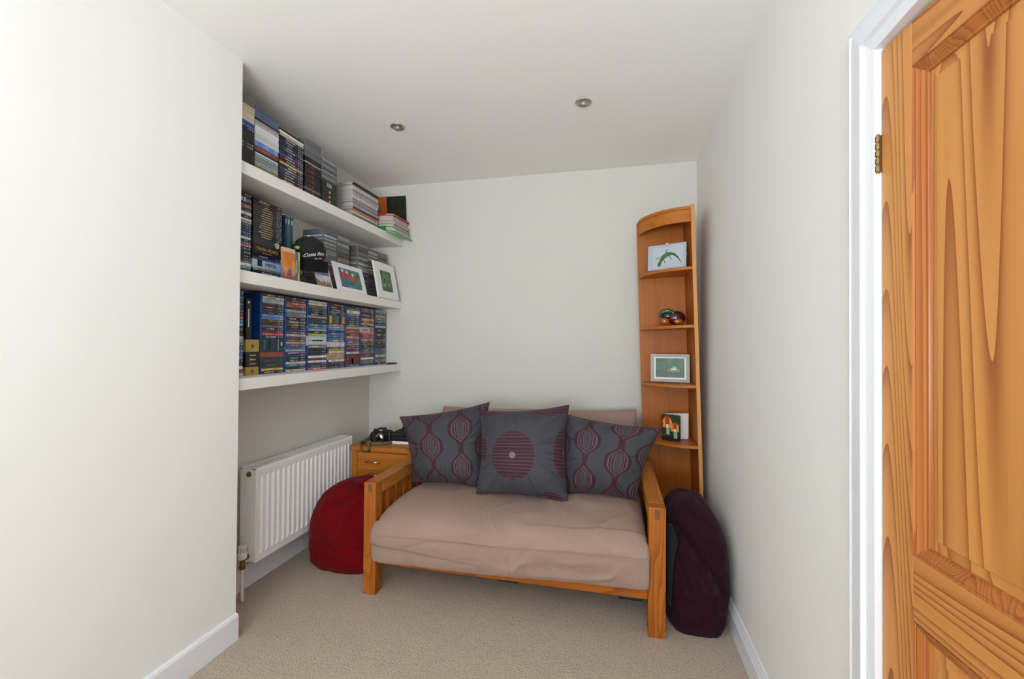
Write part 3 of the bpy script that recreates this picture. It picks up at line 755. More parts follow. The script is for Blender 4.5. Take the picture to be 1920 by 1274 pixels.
# folders and papers hanging over the end of the top shelf
def folder(name, label, cols_, x0, x1, y0, y1, z, h, bend=0.0, cat='folder', tilt=0.0, spine=False):
    """a soft folder; its outer edge droops by bend past the shelf"""
    t = thing(name, label, cat, ((x0 + x1) / 2, (y0 + y1) / 2, z))
    def sheet(nm, z0, z1, ins, mat):
        bm = bmesh.new(); rows = []; N = 26
        for k in range(N + 1):
            f = k / N; x = (x0 + ins) * (1 - f) + (x1 - ins) * f
            over = max(0.0, x - (XS + 0.011)); dz = -bend * over
            rows.append([bm.verts.new((x, yy, zz + dz + tilt * (yy - y0))) for yy, zz in ((y0 + ins, z0), (y1 - ins, z0), (y1 - ins, z1), (y0 + ins, z1))])
        for a, b in zip(rows, rows[1:]):
            for q in range(4): bm.faces.new((a[q], a[(q + 1) % 4], b[(q + 1) % 4], b[q]))
        bm.faces.new(rows[0]); bm.faces.new(rows[-1][::-1]); obj(nm, bm, mat, t)
    c = simple('folder_card', cols_, 0.55, var=0.06)
    sheet('cover', z, z + 0.0022, 0, c); sheet('flap', z + h - 0.0022, z + h - 0.0004, 0, c)
    if 'pages' not in M: M['pages'] = simple('page_edges', (196, 188, 182), 0.8, var=0.15, vs=400)
    sheet('papers', z + 0.0023, z + h - 0.0024, 0.006, M['pages'])
    if spine: bx('spine', (x0, min(x1, XS) - 0.001, y0 - 0.0012, y0 + 0.0015, z, z + h - 0.0004), c, t, 0.0005)
    return t
fz = zb1 + 0.0005
for nm, lb, col, x0, x1, y0, y1, h, bd, sp_ in (
        ('folder', 'pale green lit underside of bright green folder, added as bottom layer, top shelf end', (150, 200, 140), -1.72, -1.448, 2.712, 2.948, 0.007, 0.30, False),  # paler layer colours in the lit underside of the bright green folder
        ('folder', 'bright green ring folder among papers overhanging top shelf end', (0, 140, 66), -1.74, -1.462, 2.714, 2.940, 0.030, 0.26, True),
        ('folder', 'mint green document wallet above the bright green folder', (160, 206, 156), -1.75, -1.474, 2.716, 2.944, 0.018, 0.22, False),
        ('folder', 'tan card folder under the red folder, top shelf end', (202, 164, 122), -1.76, -1.468, 2.718, 2.946, 0.022, 0.20, False),
        ('paper_bundle', 'bundle of white papers under the red folder, top shelf end', (206, 204, 196), -1.75, -1.482, 2.720, 2.942, 0.032, 0.16, False),
        ('folder', 'red card folder topmost of papers at top shelf end', (190, 8, 40), -1.76, -1.470, 2.712, 2.946, 0.012, 0.14, True)):
    folder(nm, lb, col, x0, x1, y0, y1, fz, h, bd, spine=sp_); fz += h + 0.0006
def cover_fn(u, v):
    if u < 0.40: return (206, 108, 24) if not (0.08 < u < 0.2 and 0.3 < v < 0.6) else (120, 110, 70)
    n = noise.noise(Vector((u * 6, v * 6, 1)))
    return (24 + 30 * max(0, n), 28 + 34 * max(0, n), 20)
o = paint_grid('picture_book', [(-1.76, 2.952, 2.322), (-1.508, 2.952, 2.318), (-1.50, 2.952, 2.118), (-1.75, 2.952, 2.118)], 30, 20, cover_fn, M['print'], thick=0.006, origin=(-1.63, 2.955, 2.12))
tag(o, 'black and orange picture book standing against back wall behind the folders', 'book')

# books, cap and pictures on the middle shelf
def std_book(label, col, xf, y0, y1, z0, h, depth=0.13, group=None):
    t = thing('paperback_book', label, 'book', (xf - depth / 2, (y0 + y1) / 2, z0), group)
    bx('cover', (xf - depth, xf, y0, y1, z0, z0 + h), simple('book_cover', col, 0.4, var=0.12, vs=60), t, 0.0012)
    bx('pages', (xf - depth - 0.0003, xf - 0.004, y0 + 0.0022, y1 - 0.0022, z0 + h - 0.003, z0 + h + 0.0006), M['white'], t)
    bx('title_band', (xf - 0.0005, xf + 0.0004, y0 + (y1 - y0) * .38, y0 + (y1 - y0) * .62, z0 + h * (0.88 if h > 0.2 else 0.3), z0 + h * (0.95 if h > 0.2 else 0.72)), M['whiteink'] if sum(col) < 400 else M['ink'], t)
    return t
zz = zb2 + 0.0005
std_book('dark navy book standing tight beside the second film stack', (20, 40, 66), -1.64, 1.897, 1.910, zz, 0.345)
std_book('grey green tall book standing right of the dark navy book', (52, 92, 88), -1.64, 1.912, 1.934, zz, 0.345)
std_book('dark teal tall book standing with white label near the black cap', (16, 72, 92), -1.64, 1.936, 1.955, zz, 0.345)
std_book('thin light blue book standing left of the yellow green book', (64, 120, 186), -1.565, 1.884, 1.901, zz, 0.150, 0.1)
std_book('thin yellow green book standing below the black cap', (190, 200, 50), -1.565, 1.903, 1.917, zz, 0.152, 0.1)
def sunset(u, v):
    n = noise.noise(Vector((u * 3, v * 4, 5)))
    if v < 0.13: return (206, 170, 128)
    if v < 0.66 + 0.1 * n: return (200 + 20 * n, 96 + 60 * (v - 0.1) + 40 * n, 34)
    if v < 0.76 + 0.2 * n: return (150, 140, 140)
    return (150 + 30 * n, 66, 54)
o = paint_grid('illustrated_book', [(-1.575, 1.795, 1.690), (-1.570, 1.874, 1.690), (-1.562, 1.874, zz), (-1.567, 1.795, zz)], 24, 40, sunset, M['print'], thick=0.012, origin=(-1.57, 1.835, zz))
tag(o, 'orange illustrated book with tan top leaning in front of film stack', 'book')
def snow(u, v):
    n = noise.noise(Vector((u * 14, v * 5, 3))); m_ = noise.noise(Vector((u * 5, v * 9, 8)))
    if u > 0.94 or v < 0.03: return (214, 214, 222)
    if v < 0.45 + 0.12 * n: return (86 + 30 * m_, 100 + 30 * m_, 160)
    if v < 0.76 + 0.2 * n: return (206 + 20 * n, 204 + 20 * n, 206)
    return (130 + 60 * n, 104 + 50 * n, 84)
o = paint_grid('photo_print', [(-1.590, 2.040, 1.655), (-1.590, 2.172, 1.655), (-1.555, 2.172, zz), (-1.555, 2.040, zz)], 40, 36, snow, M['print'], thick=0.002, origin=(-1.57, 2.1, zz))
tag(o, 'small snowy landscape photo with blue sky leaning below the black cap', 'picture')
def parrots(u, v):
    if not (0.16 < u < 0.86 and 0.17 < v < 0.87): return (232, 228, 236)
    a, b = (u - 0.16) / 0.7, (v - 0.17) / 0.7
    n = noise.noise(Vector((a * 6, b * 6, 2)))
    c = (20 + 20 * n, 120 + 60 * n, 86 + 40 * n)
    if a + b * 0.2 < 0.5 and n > -0.1: c = (24, 90 + 40 * n, 120 + 60 * n)
    if abs(b - 0.52 - 0.22 * max(0, a - 0.45)) < 0.045: c = (150, 70, 50)
    for cx, cy in ((0.22, 0.3), (0.42, 0.34), (0.68, 0.42)):
        if ((a - cx) / 0.085) ** 2 + ((b - cy) / 0.2) ** 2 < 1: c = (196, 22, 30)
        if ((a - cx + 0.05) / 0.05) ** 2 + ((b - cy + 0.17) / 0.08) ** 2 < 1: c = (236, 214, 200)
        if abs(a - cx - (b - cy) * 0.25 + 0.02) < 0.03 and cy + 0.16 < b < cy + 0.55: c = (40, 66, 120)
    return c
o = paint_grid('mounted_print', [(-1.594, 2.205, 1.700), (-1.594, 2.515, 1.700), (-1.542, 2.500, zz), (-1.542, 2.195, zz)], 120, 80, parrots, M['print'], thick=0.003, origin=(-1.57, 2.35, zz))
tag(o, 'white mounted print of three red parrots leaning against compact discs', 'picture')
t = thing('framed_print', 'white framed print of green leaves leaning at right end of middle shelf', 'picture', (-1.56, 2.78, zz))
def leaves(u, v):
    n = noise.noise(Vector((u * 5, v * 6, 9))); m_ = noise.noise(Vector((u * 11, v * 12, 4)))
    c = (34 + 40 * max(0, n), 92 + 90 * n + 30 * m_, 44)
    for cx, cy, r in ((0.3, 0.26, 0.14), (0.26, 0.7, 0.14), (0.72, 0.68, 0.12), (0.6, 0.24, 0.1)):
        d = math.hypot(u - cx, (v - cy) * 1.3)
        if d < r and (d * 40) % 2 < 1.3: c = (70 + 60 * (cy > 0.5), 170, 50)
    if 0.42 < v < 0.52 and u > 0.45: c = (66, 84, 130)
    if 0.34 < v < 0.37 and u > 0.4: c = (110, 150, 110)
    return tuple(max(0, min(255, q)) for q in c)
TLf, TRf, BRf, BLf = Vector((-1.596, 2.640, 1.785)), Vector((-1.596, 2.915, 1.785)), Vector((-1.540, 2.905, zz)), Vector((-1.540, 2.625, zz))
def bil(u, v): return (TLf * (1 - u) + TRf * u) * (1 - v) + (BLf * (1 - u) + BRf * u) * v
paint_grid('frame', [TLf, TRf, BRf, BLf], 1, 1, lambda u, v: (232, 230, 228), M['print'], t, 0.010)
nf = (TRf - TLf).cross(TLf - BLf).normalized()
paint_grid('picture', [bil(*q) + nf * 0.010 for q in ((0.25, 0.22), (0.76, 0.22), (0.76, 0.80), (0.25, 0.80))], 50, 70, leaves, M['print'], t, 0.0012)
bm = bmesh.new()
def rim(a, b): tube(bm, [bil(*a) + nf * 0.0105, bil(*b) + nf * 0.0105], 0.0022, 6)
rim((0.01, 0.01), (0.99, 0.01)); rim((0.99, 0.01), (0.99, 0.99)); rim((0.99, 0.99), (0.01, 0.99)); rim((0.01, 0.99), (0.01, 0.01))
obj('frame_rim', bm, M['gloss'], t)

def cap():
    cx, cy, cz = -1.598, 2.026, 1.692
    t = thing('baseball_cap', 'black baseball cap lettered costa rica perched between books and discs', 'cap', (cx, cy, cz - 0.08), rot=(0, 0, math.radians(-34)))
    bm = bmesh.new(); N, R = 48, 20; rows = []
    for j in range(R + 1):
        a = j / R * math.pi * 0.56; row = []
        for i in range(N):
            b_2 = 2 * math.pi * i / N
            rr = math.sin(a) * (1 - 0.012 * (abs(math.sin(3 * b_2)) < 0.12))
            row.append(bm.verts.new((cx + 0.088 * math.cos(a), cy + 0.086 * rr * math.sin(b_2), cz + 0.015 + 0.090 * rr * math.cos(b_2) * (1.0 if math.cos(b_2) > 0 else 0.78))))
        rows.append(row)
    for a, b_2 in zip(rows, rows[1:]):
        for i in range(N): bm.faces.new((a[i], a[(i + 1) % N], b_2[(i + 1) % N], b_2[i]))
    bm.faces.new(rows[-1]); bmesh.ops.remove_doubles(bm, verts=bm.verts, dist=1e-5)
    obj('crown', bm, M['blackf'], t, True)
    bm = bmesh.new(); lathe(bm, [(0.007, 0), (0.006, 0.003), (0.001, 0.005)], (cx + 0.030, cy - 0.015, cz + 0.098), (0.3, 0, 1), 14)
    obj('top_button', bm, M['white'], t, True)
    bm = bmesh.new(); rows = []
    for j in range(9):                                   # the peak hangs down below the crown
        v = j / 8; row = []
        for i in range(17):
            u = i / 16 * 2 - 1
            half = 0.077 * (1 - 0.06 * v * v)
            row.append(bm.verts.new((cx + 0.066 + 0.016 * v - 0.034 * u * u, cy + 0.012 + u * half, cz - 0.028 - (0.066 * v) + 0.006 * u * u * v)))
        rows.append(row)
    for a, b_2 in zip(rows, rows[1:]):
        for i in range(16): bm.faces.new((a[i], a[i + 1], b_2[i + 1], b_2[i]))
    bmesh.ops.solidify(bm, geom=bm.faces[:], thickness=0.004)
    obj('peak', bm, M['blackf'], t, True)
    def curved(body, size, u0, z0, shear, slope):
        o = text('lettering', body, size, M['whiteink'], t, (cx, cy, cz), align='CENTER', shear=shear, extrude=0.0008)
        for v in o.data.vertices:                         # wrap the stitched letters round the crown
            y, z = v.co.y + u0, v.co.z + z0 + slope * v.co.y
            k = max(0.0, 1 - (y / 0.086) ** 2 - ((z - 0.015) / 0.090) ** 2)
            v.co.y, v.co.z = y, z; v.co.x = v.co.x + 0.088 * math.sqrt(k) + 0.0012
    curved('Costa Rica', 0.024, 0.000, -0.004, 0.35, 0.22); curved('Pura Vida', 0.010, 0.022, -0.022, 0.2, 0.18)
    bm = bmesh.new(); ball(bm, (cx + 0.048, cy - 0.072, cz + 0.026), (0.010, 0.016, 0.009)); obj('frog_patch', bm, simple('lime_patch', (150, 176, 60), 0.7), t, True)
    bm = bmesh.new(); tube(bm, [(cx + 0.040, cy + 0.078, cz + 0.000), (cx + 0.030, cy + 0.084, cz + 0.026)], 0.0022, 6); tube(bm, [(cx + 0.05, cy + 0.071, cz + 0.002), (cx + 0.040, cy + 0.077, cz + 0.028)], 0.0022, 6)
    obj('side_stripes', bm, simple('pink_stitch', (214, 120, 130), 0.7), t)
cap()
t = thing('storage_box', 'dark patterned box holding up the black cap on middle shelf', 'box', (-1.64, 2.0, zz))
bx('box_body', (-1.74, -1.600, 1.962, 2.034, zz, zz + 0.048), simple('dark_grey_box', (52, 58, 64), 0.6, var=0.3, vs=50), t, 0.003)
bx('box_lid', (-1.742, -1.598, 1.960, 2.036, zz + 0.040, zz + 0.050), M['black'], t, 0.002)

# ------------------------------------------------------------------ radiator
def radiator():
    X0, X1, Y0, Y1, Z0, Z1 = -1.765, -1.676, 1.770, 2.560, 0.165, 0.615
    t = thing('radiator', 'white ribbed panel radiator on alcove wall left of the red beanbag', 'radiator', ((X0 + X1) / 2, (Y0 + Y1) / 2, Z0))
    bm = bmesh.new()
    # fluted front panel
    prof = [(Y0 + 0.002, 0), (Y0 + 0.022, 0)]
    n = 21; pitch = (Y1 - Y0 - 0.044) / n
    for i in range(n):
        b = Y0 + 0.022 + i * pitch
        prof += [(b + pitch * 0.10, -0.009), (b + pitch * 0.42, -0.009), (b + pitch * 0.56, 0.002), (b + pitch * 0.88, 0.002)]
    prof += [(Y1 - 0.022, 0), (Y1 - 0.002, 0)]
    zs = [(Z0 + 0.004, 0), (Z0 + 0.034, 0), (Z0 + 0.046, 1), (Z1 - 0.050, 1), (Z1 - 0.038, 0), (Z1 - 0.010, 0), (Z1 - 0.002, -1)]
    rows = []
    for z, k in zs:
        rows.append([bm.verts.new((X1 + (d if k == 1 else 0) - (0.006 if k == -1 else 0), y, z)) for y, d in prof])
    for a, b in zip(rows, rows[1:]):
        for i in range(len(prof) - 1): bm.faces.new((a[i], a[i + 1], b[i + 1], b[i]))
    obj('front_panel', bm, M['radw'], t)
    bx('rear_panel', (X0 - 0.004, X0 + 0.01, Y0 + 0.01, Y1 - 0.01, Z0 + 0.01, Z1 - 0.01), M['radw'], t)
    bx('convector_core', (X0 + 0.012, X1 - 0.014, Y0 + 0.01, Y1 - 0.01, Z0 + 0.012, Z1 - 0.020), M['slot'], t)
    for ya, yb in ((Y0, Y0 + 0.006), (Y1 - 0.006, Y1)):
        bm = bmesh.new(); box(bm, X0 - 0.003, X1 + 0.001, ya, yb, Z0, Z1 + 0.001, 0.002); obj('side_cover', bm, M['radw'], t)
    bm = bmesh.new()
    box(bm, X0 - 0.003, X0 + 0.014, Y0, Y1, Z1 - 0.006, Z1 + 0.001); box(bm, X1 - 0.022, X1 - 0.004, Y0, Y1, Z1 - 0.006, Z1 + 0.001)
    m_ = 46
    for i in range(m_):
        y = Y0 + 0.02 + (Y1 - Y0 - 0.04) * i / (m_ - 1); box(bm, X0 + 0.013, X1 - 0.021, y - 0.0031, y + 0.0031, Z1 - 0.002, Z1 + 0.0002)
    obj('top_grille', bm, M['radw'], t)
    bm = bmesh.new(); lathe(bm, [(0.013, 0), (0.013, 0.004), (0.008, 0.005), (0.008, 0.009), (0.004, 0.010)], ((X0 + X1) / 2 + .004, Y0, Z1 - 0.028), (0, -1, 0), 20)
    obj('end_plug', bm, M['brass'], t, False)
    bm = bmesh.new(); box(bm, X1 - 0.012, X1 + 0.0008, Y0 + .002, Y1 - .002, Z0, Z0 + 0.006); obj('bottom_seam', bm, M['radw'], t)
    vx, vy = -1.718, 1.738                                     # thermostatic valve at the near bottom corner
    bm = bmesh.new()
    tube(bm, [(vx, Y0, Z0 + 0.028), (vx, vy - 0.002, Z0 + 0.028)], 0.011, 12); lathe(bm, [(0.010, 0), (0.010, 0.04)], (vx, vy, Z0 - 0.005), n=16)
    lathe(bm, [(0.0135, 0), (0.0135, 0.014)], (vx, vy, Z0 - 0.018), n=6); lathe(bm, [(0.014, 0), (0.014, 0.012)], (vx, vy + 0.015, Z0 + 0.028), (0, 1, 0), 6)
    obj('valve_body', bm, M['brass'], t)
    bm = bmesh.new(); lathe(bm, [(0.016, 0), (0.0195, 0.004), (0.0195, 0.010), (0.0205, 0.016), (0.0205, 0.024), (0.0185, 0.028), (0.0185, 0.060), (0.016, 0.064), (0.006, 0.065)], (vx, vy, Z0 + 0.030), n=28)
    hd = obj('thermostat_head', bm, M['whitepl'], t, False)
    bm = bmesh.new()
    for k in range(10):
        a = 2 * math.pi * k / 10; c, s_ = math.cos(a), math.sin(a)
        tube(bm, [(vx + 0.0183 * c, vy + 0.0183 * s_, Z0 + 0.064), (vx + 0.0183 * c, vy + 0.0183 * s_, Z0 + 0.086)], 0.0012, 5)
    obj('grip_slot', bm, M['slot'], hd)
    bm = bmesh.new(); tube(bm, smooth_pts([(vx, vy, Z0 - 0.016), (vx + 0.004, vy - 0.004, 0.08), (vx + 0.013, vy - 0.010, 0.001)]), 0.0078, 12)
    obj('supply_pipe', bm, M['whitepl'], t, True)
radiator()

# ------------------------------------------------------------------ futon sofa
def slab(bm, x0, x1, y0, y1, z0, z1, b=0.003): box(bm, x0, x1, y0, y1, z0, z1, b)
def sofa():
    t = thing('futon_sofa', 'low oiled oak futon sofa frame with slatted arms', 'sofa frame', (-0.49, 2.35, 0))
    def p(name, d, mat, bev=0.003): return bx(name, d, mat, t, bev)
    LX, RX = (-1.193, -1.127), (0.143, 0.213)
    y0, y1, zt = 1.925, 2.735, 0.543
    for (xa, xb_) in (LX, RX):
        pst = p('front_leg', (xa, xb_, y0, y0 + 0.062, 0, zt), M['oak'])
        xm = (xa + xb_) / 2
        bm = bmesh.new(); box(bm, xm - 0.010, xm + 0.010, y0 - 0.0006, y0 + 0.001, zt - 0.048, zt - 0.006)
        obj('tenon_end', bm, M['oak_dark'], pst)
        p('rear_leg', (xa, xb_, y1 - 0.06, y1, 0, zt), M['oak'])
        p('arm_top', (xa - 0.0005, xb_ + 0.0005, y0 + 0.063, y1 - 0.061, zt - 0.062, zt), M['oak_y'])
        p('side_rail', (xa + 0.015, xb_ - 0.015, y0 + 0.063, y1 - 0.061, 0.150, 0.215), M['oak_y'])
        n = 8; span = (y1 - 0.061) - (y0 + 0.063)
        for i in range(n):
            yc = y0 + 0.063 + span * (i + 0.5) / n
            p('arm_slat', (xm - 0.010, xm + 0.010, yc - 0.026, yc + 0.026, 0.2155, zt - 0.0625), M['oak'], 0.002)
    p('front_rail', (LX[1] + 0.0003, RX[0] - 0.0003, y0 + 0.018, y0 + 0.046, 0.146, 0.212), M['oak_x'])
    p('rear_rail', (LX[1] + 0.0003, RX[0] - 0.0003, y1 - 0.045, y1 - 0.017, 0.146, 0.212), M['oak_x'])
    for i in range(6):
        yc = 2.03 + i * 0.125
        p('seat_slat', (LX[1] + 0.002, RX[0] - 0.002, yc - 0.035, yc + 0.035, 0.2125, 0.230), M['oak_x'], 0.002)
    for xa in (LX[1] + 0.004, RX[0] - 0.044):                  # reclining back behind the mattress
        bm = bmesh.new(); tube(bm, [(xa + 0.02, 2.790, 0.24), (xa + 0.02, 2.875, 0.74)], 0.018, 4); obj('back_stile', bm, M['oak'], t)
    for k in range(4):
        f = 0.12 + k * 0.27; y = 2.790 + 0.085 * f; z = 0.24 + 0.5 * f
        p('back_rail', (LX[1] + 0.004, RX[0] - 0.004, y - 0.010, y + 0.010, z - 0.025, z + 0.025), M['oak_x'], 0.002)
sofa()

def fab(name, c1, c2, wr=0.5, scale=5.0, weave=260.0, cord=0.0):
    m, nt, b = new_mat(name)
    tc = nd(nt, 'ShaderNodeTexCoord')
    n1 = nd(nt, 'ShaderNodeTexNoise'); n1.inputs['Scale'].default_value = scale * 1.4; n1.inputs['Detail'].default_value = 4
    n2 = nd(nt, 'ShaderNodeTexNoise'); n2.inputs['Scale'].default_value = weave; n2.inputs['Detail'].default_value = 2
    mp = nd(nt, 'ShaderNodeMapping'); mp.inputs['Scale'].default_value = (scale * 2.2, scale * 0.8, scale * 1.1)
    nt.links.new(tc.outputs['Object'], mp.inputs['Vector'])
    n3 = nd(nt, 'ShaderNodeTexNoise'); n3.inputs['Scale'].default_value = 1; n3.inputs['Detail'].default_value = 3; n3.inputs['Distortion'].default_value = 0.6
    for q in (n1, n2): nt.links.new(tc.outputs['Object'], q.inputs['Vector'])
    nt.links.new(mp.outputs[0], n3.inputs['Vector'])
    f = mth(nt, 'ADD', mth(nt, 'MULTIPLY', n1.outputs['Fac'], 0.6), mth(nt, 'MULTIPLY', n2.outputs['Fac'], 0.4))
    nt.links.new(mixc(nt, f, lin(c1), lin(c2)), b.inputs['Base Color'])
    b.inputs['Roughness'].default_value = 0.95; b.inputs['Sheen Weight'].default_value = 0.06 if not cord else 0.04
    b.inputs['Specular IOR Level'].default_value = 0.15
    h = mth(nt, 'ADD', mth(nt, 'MULTIPLY', n3.outputs['Fac'], wr), mth(nt, 'MULTIPLY', n2.outputs['Fac'], 0.04))
    bump(nt, b, h, 0.6, 0.03)
    return m
M['futon'] = fab('mauve_brown_cotton', (138, 112, 100), (176, 150, 138), 0.28, 3.2)
M['redcord'] = fab('crimson_corduroy', (84, 0, 8), (124, 0, 14), 0.4, 5, 300, 0.3)
M['plumcord'] = fab('dark_plum_corduroy', (26, 5, 14), (52, 14, 30), 0.4, 5, 300, 0.3)
M['greycord'] = fab('dark_grey_green_cloth', (20, 25, 23), (36, 42, 39), 0.3, 5, 300, 0.3)

def loft(bm, rings, closed=True, caps=True):
    rows = [[bm.verts.new(p) for p in r] for r in rings]; n = len(rows[0])
    for a, b in zip(rows, rows[1:]):
        for i in range(n if closed else n - 1): bm.faces.new((a[i], a[(i + 1) % n], b[(i + 1) % n], b[i]))
    if caps: bm.faces.new(rows[0][::-1]); bm.faces.new(rows[-1])
    return rows
def sstep(a, b, x):
    t = max(0, min(1, (x - a) / (b - a))); return t * t * (3 - 2 * t)
def mattress():
    t = thing('futon_mattress', 'mauve brown futon mattress folded over the oak frame as seat and back', 'mattress', (-0.49, 2.3, 0.232))
    xa, xb_ = -1.124, 0.140
    prof = smooth_pts([(2.66, 0.245), (2.45, 0.2345), (2.20, 0.2345), (2.02, 0.2345), (1.975, 0.235), (1.936, 0.225), (1.921, 0.182), (1.905, 0.172), (1.893, 0.205), (1.889, 0.250), (1.882, 0.300), (1.886, 0.330),
                       (1.902, 0.362), (1.945, 0.394), (2.02, 0.415), (2.14, 0.426), (2.30, 0.424), (2.45, 0.418), (2.58, 0.410), (2.66, 0.392), (2.672, 0.32)], 8)
    N = 200; rings = []
    for i in range(N + 1):
        u = i / N; x = xa + (xb_ - xa) * u
        e = min(u, 1 - u) * (xb_ - xa)                          # distance to the nearer end
        rnd = math.sqrt(max(0, 1 - (1 - min(e / 0.085, 1)) ** 2))
        lift = 0.030 * sstep(-0.55, 0.12, x)
        ring = []
        for p in prof:
            y, z = p.x, p.y
            if y < 2.66 and z > 0.26:                           # rounded ends of the top face
                z2 = 0.30 + (z - 0.30) * (0.55 + 0.45 * rnd) if z > 0.30 else z
            else: z2 = z
            if y < 1.96: z2 += lift * (0.6 + 0.4 * sstep(0.20, 0.30, z))
            elif z > 0.3: z2 += lift * 0.75
            if y < 1.93: z2 += 0.012 * sstep(-1.1, -0.3, x) * sstep(0.26, 0.20, z)
            wx = 0
            if y < 1.918: wx = (0.016 if u < 0.5 else 0.006) * (2 * abs(u - 0.5)) ** 3 * (-1 if u < 0.5 else 1)
            y2 = y
            if y < 1.95: y2 += 0.016 * (1 - rnd)
            n1 = noise.noise(Vector((x * 3.1, y * 4, z * 5))); n2 = noise.noise(Vector((x * 11 + y * 5, y * 7, z * 9)))
            if z > 0.26 or y < 1.935:
                n3 = 1 - abs(noise.noise(Vector((x * 7.5 + 2 * n1, y * 1.3, z * 2.0 + 4)))) * 2.4
                amp = 0.008 * n1 + 0.0022 * n2 + 0.0065 * max(0, n3) ** 3 * sstep(-1.05, -0.9, x)
                kz = sstep(0.33, 0.39, z); z2 += amp * kz; y2 += amp * 0.9 * (1 - kz) * (1 if y < 1.95 else 0)
            # diagonal drag folds low on the front face
            if y < 1.92 and 0.17 < z < 0.30:
                g1 = 1 - abs(noise.noise(Vector((x * 3.0 - z * 9.0, z * 5 + x * 2.2, 7)))) * 2.6
                y2 -= 0.013 * max(0, g1) ** 2 * sstep(-1.0, -0.3, x) * sstep(0.17, 0.22, z) * sstep(0.30, 0.25, z)
            if y < 1.935 and 0.19 < z < 0.33:
                zl = 0.262 - 0.075 * (x + 1.12)
                y2 -= 0.0075 * sstep(-0.004, 0.006, z - zl) * sstep(0.33, 0.27, z) * sstep(-0.42, -0.75, x)
            ring.append((x + wx, y2, z2))
        rings.append(ring)
    bm = bmesh.new(); loft(bm, rings)
    obj('seat_section', bm, M['futon'], t, True)
    bm = bmesh.new(); pts = []                                  # piped seam along the front
    for i in range(60):
        u = i / 59; x = xa - 0.012 + (xb_ - xa + 0.016) * u; e = min(u, 1 - u)
        lift = 0.030 * sstep(-0.55, 0.12, x)
        pts.append((x, 1.8795 + 0.010 * (1 - min(1, e * 14)) + 0.006 * noise.noise(Vector((x * 3.1, 1.882 * 4, 1.5))), 0.312 + lift + 0.010 * math.sin(u * math.pi)))
    tube(bm, pts, 0.0026, 6); obj('piping', bm, M['futon'], t, True)
    # back section, leaning on the frame
    N2, K = 60, 40; rings = []
    for i in range(N2 + 1):
        u = i / N2; x = -1.120 + 1.252 * u; e = min(u, 1 - u) * 1.252
        rnd = math.sqrt(max(0, 1 - (1 - min(e / 0.07, 1)) ** 2)); th = 0.030 + 0.035 * rnd
        top = 0.792 + 0.010 * (2 * abs(u - 0.5)) ** 6 + 0.026 * u + 0.003 * noise.noise(Vector((x * 6, 0, 0)))
        ring = []
        for k in range(K):
            a = 2 * math.pi * k / K; c, s_ = math.cos(a), math.sin(a)
            sc = math.copysign(abs(c) ** 0.75, c); ss = math.copysign(abs(s_) ** 0.45, s_)
            v = 0.5 + 0.5 * ss; z = 0.435 + (top - 0.435) * v
            yc = 2.672 + 0.105 * v
            ring.append((x, yc + th * sc + 0.003 * noise.noise(Vector((x * 9, z * 9, sc))), z))
        rings.append(ring)
    bm = bmesh.new(); loft(bm, rings); obj('back_section', bm, M['futon'], t, True)
mattress()

# ------------------------------------------------------------------ cushions
PLUM, SLATE, MAUVE = (56, 10, 28), (56, 57, 63), (100, 76, 84)
def ogee(cols_, P, bw=0.145):
    def fn(u, v):
        for (cx, ph, drift) in cols_:
            x = abs(u - cx - drift * (v - 0.5))
            s_ = 0.5 + 0.5 * math.cos(2 * math.pi * (v - ph) / P)
            w_ = 0.030 + (bw - 0.030) * s_ * s_ * (3 - 2 * s_)
            if x > w_: continue
            if x > w_ - 0.034: return PLUM
            wi = w_ - 0.046
            if wi > 0.0:
                for k, hw, cc in ((1.0, 0.0045, MAUVE), (0.80, 0.008, PLUM), (0.68, 0.004, MAUVE), (0.50, 0.007, PLUM), (0.38, 0.0035, MAUVE)):
                    if abs(x - k * wi) < hw: return cc
                return SLATE
            return (84, 46, 58) if x < 0.005 else PLUM
        return SLATE
    return fn
def discs(lst):
    def fn(u, v):
        for cx, cy, rx, ry in lst:
            d = ((u - cx) / rx) ** 2 + ((v - cy) / ry) ** 2
            if d < 0.018: return (110, 108, 114)
            if d < 1:
                s_ = (v * 27) % 1
                if s_ < 0.66: return PLUM
                return (92, 58, 70) if s_ < 0.80 else (60, 50, 56)
        return SLATE
    return fn
M['cushion'] = vcol('woven_cushion_cover', 0.75, 0.05, 0.15)
M['cushpipe'] = simple('cushion_piping', (62, 30, 44), 0.8)
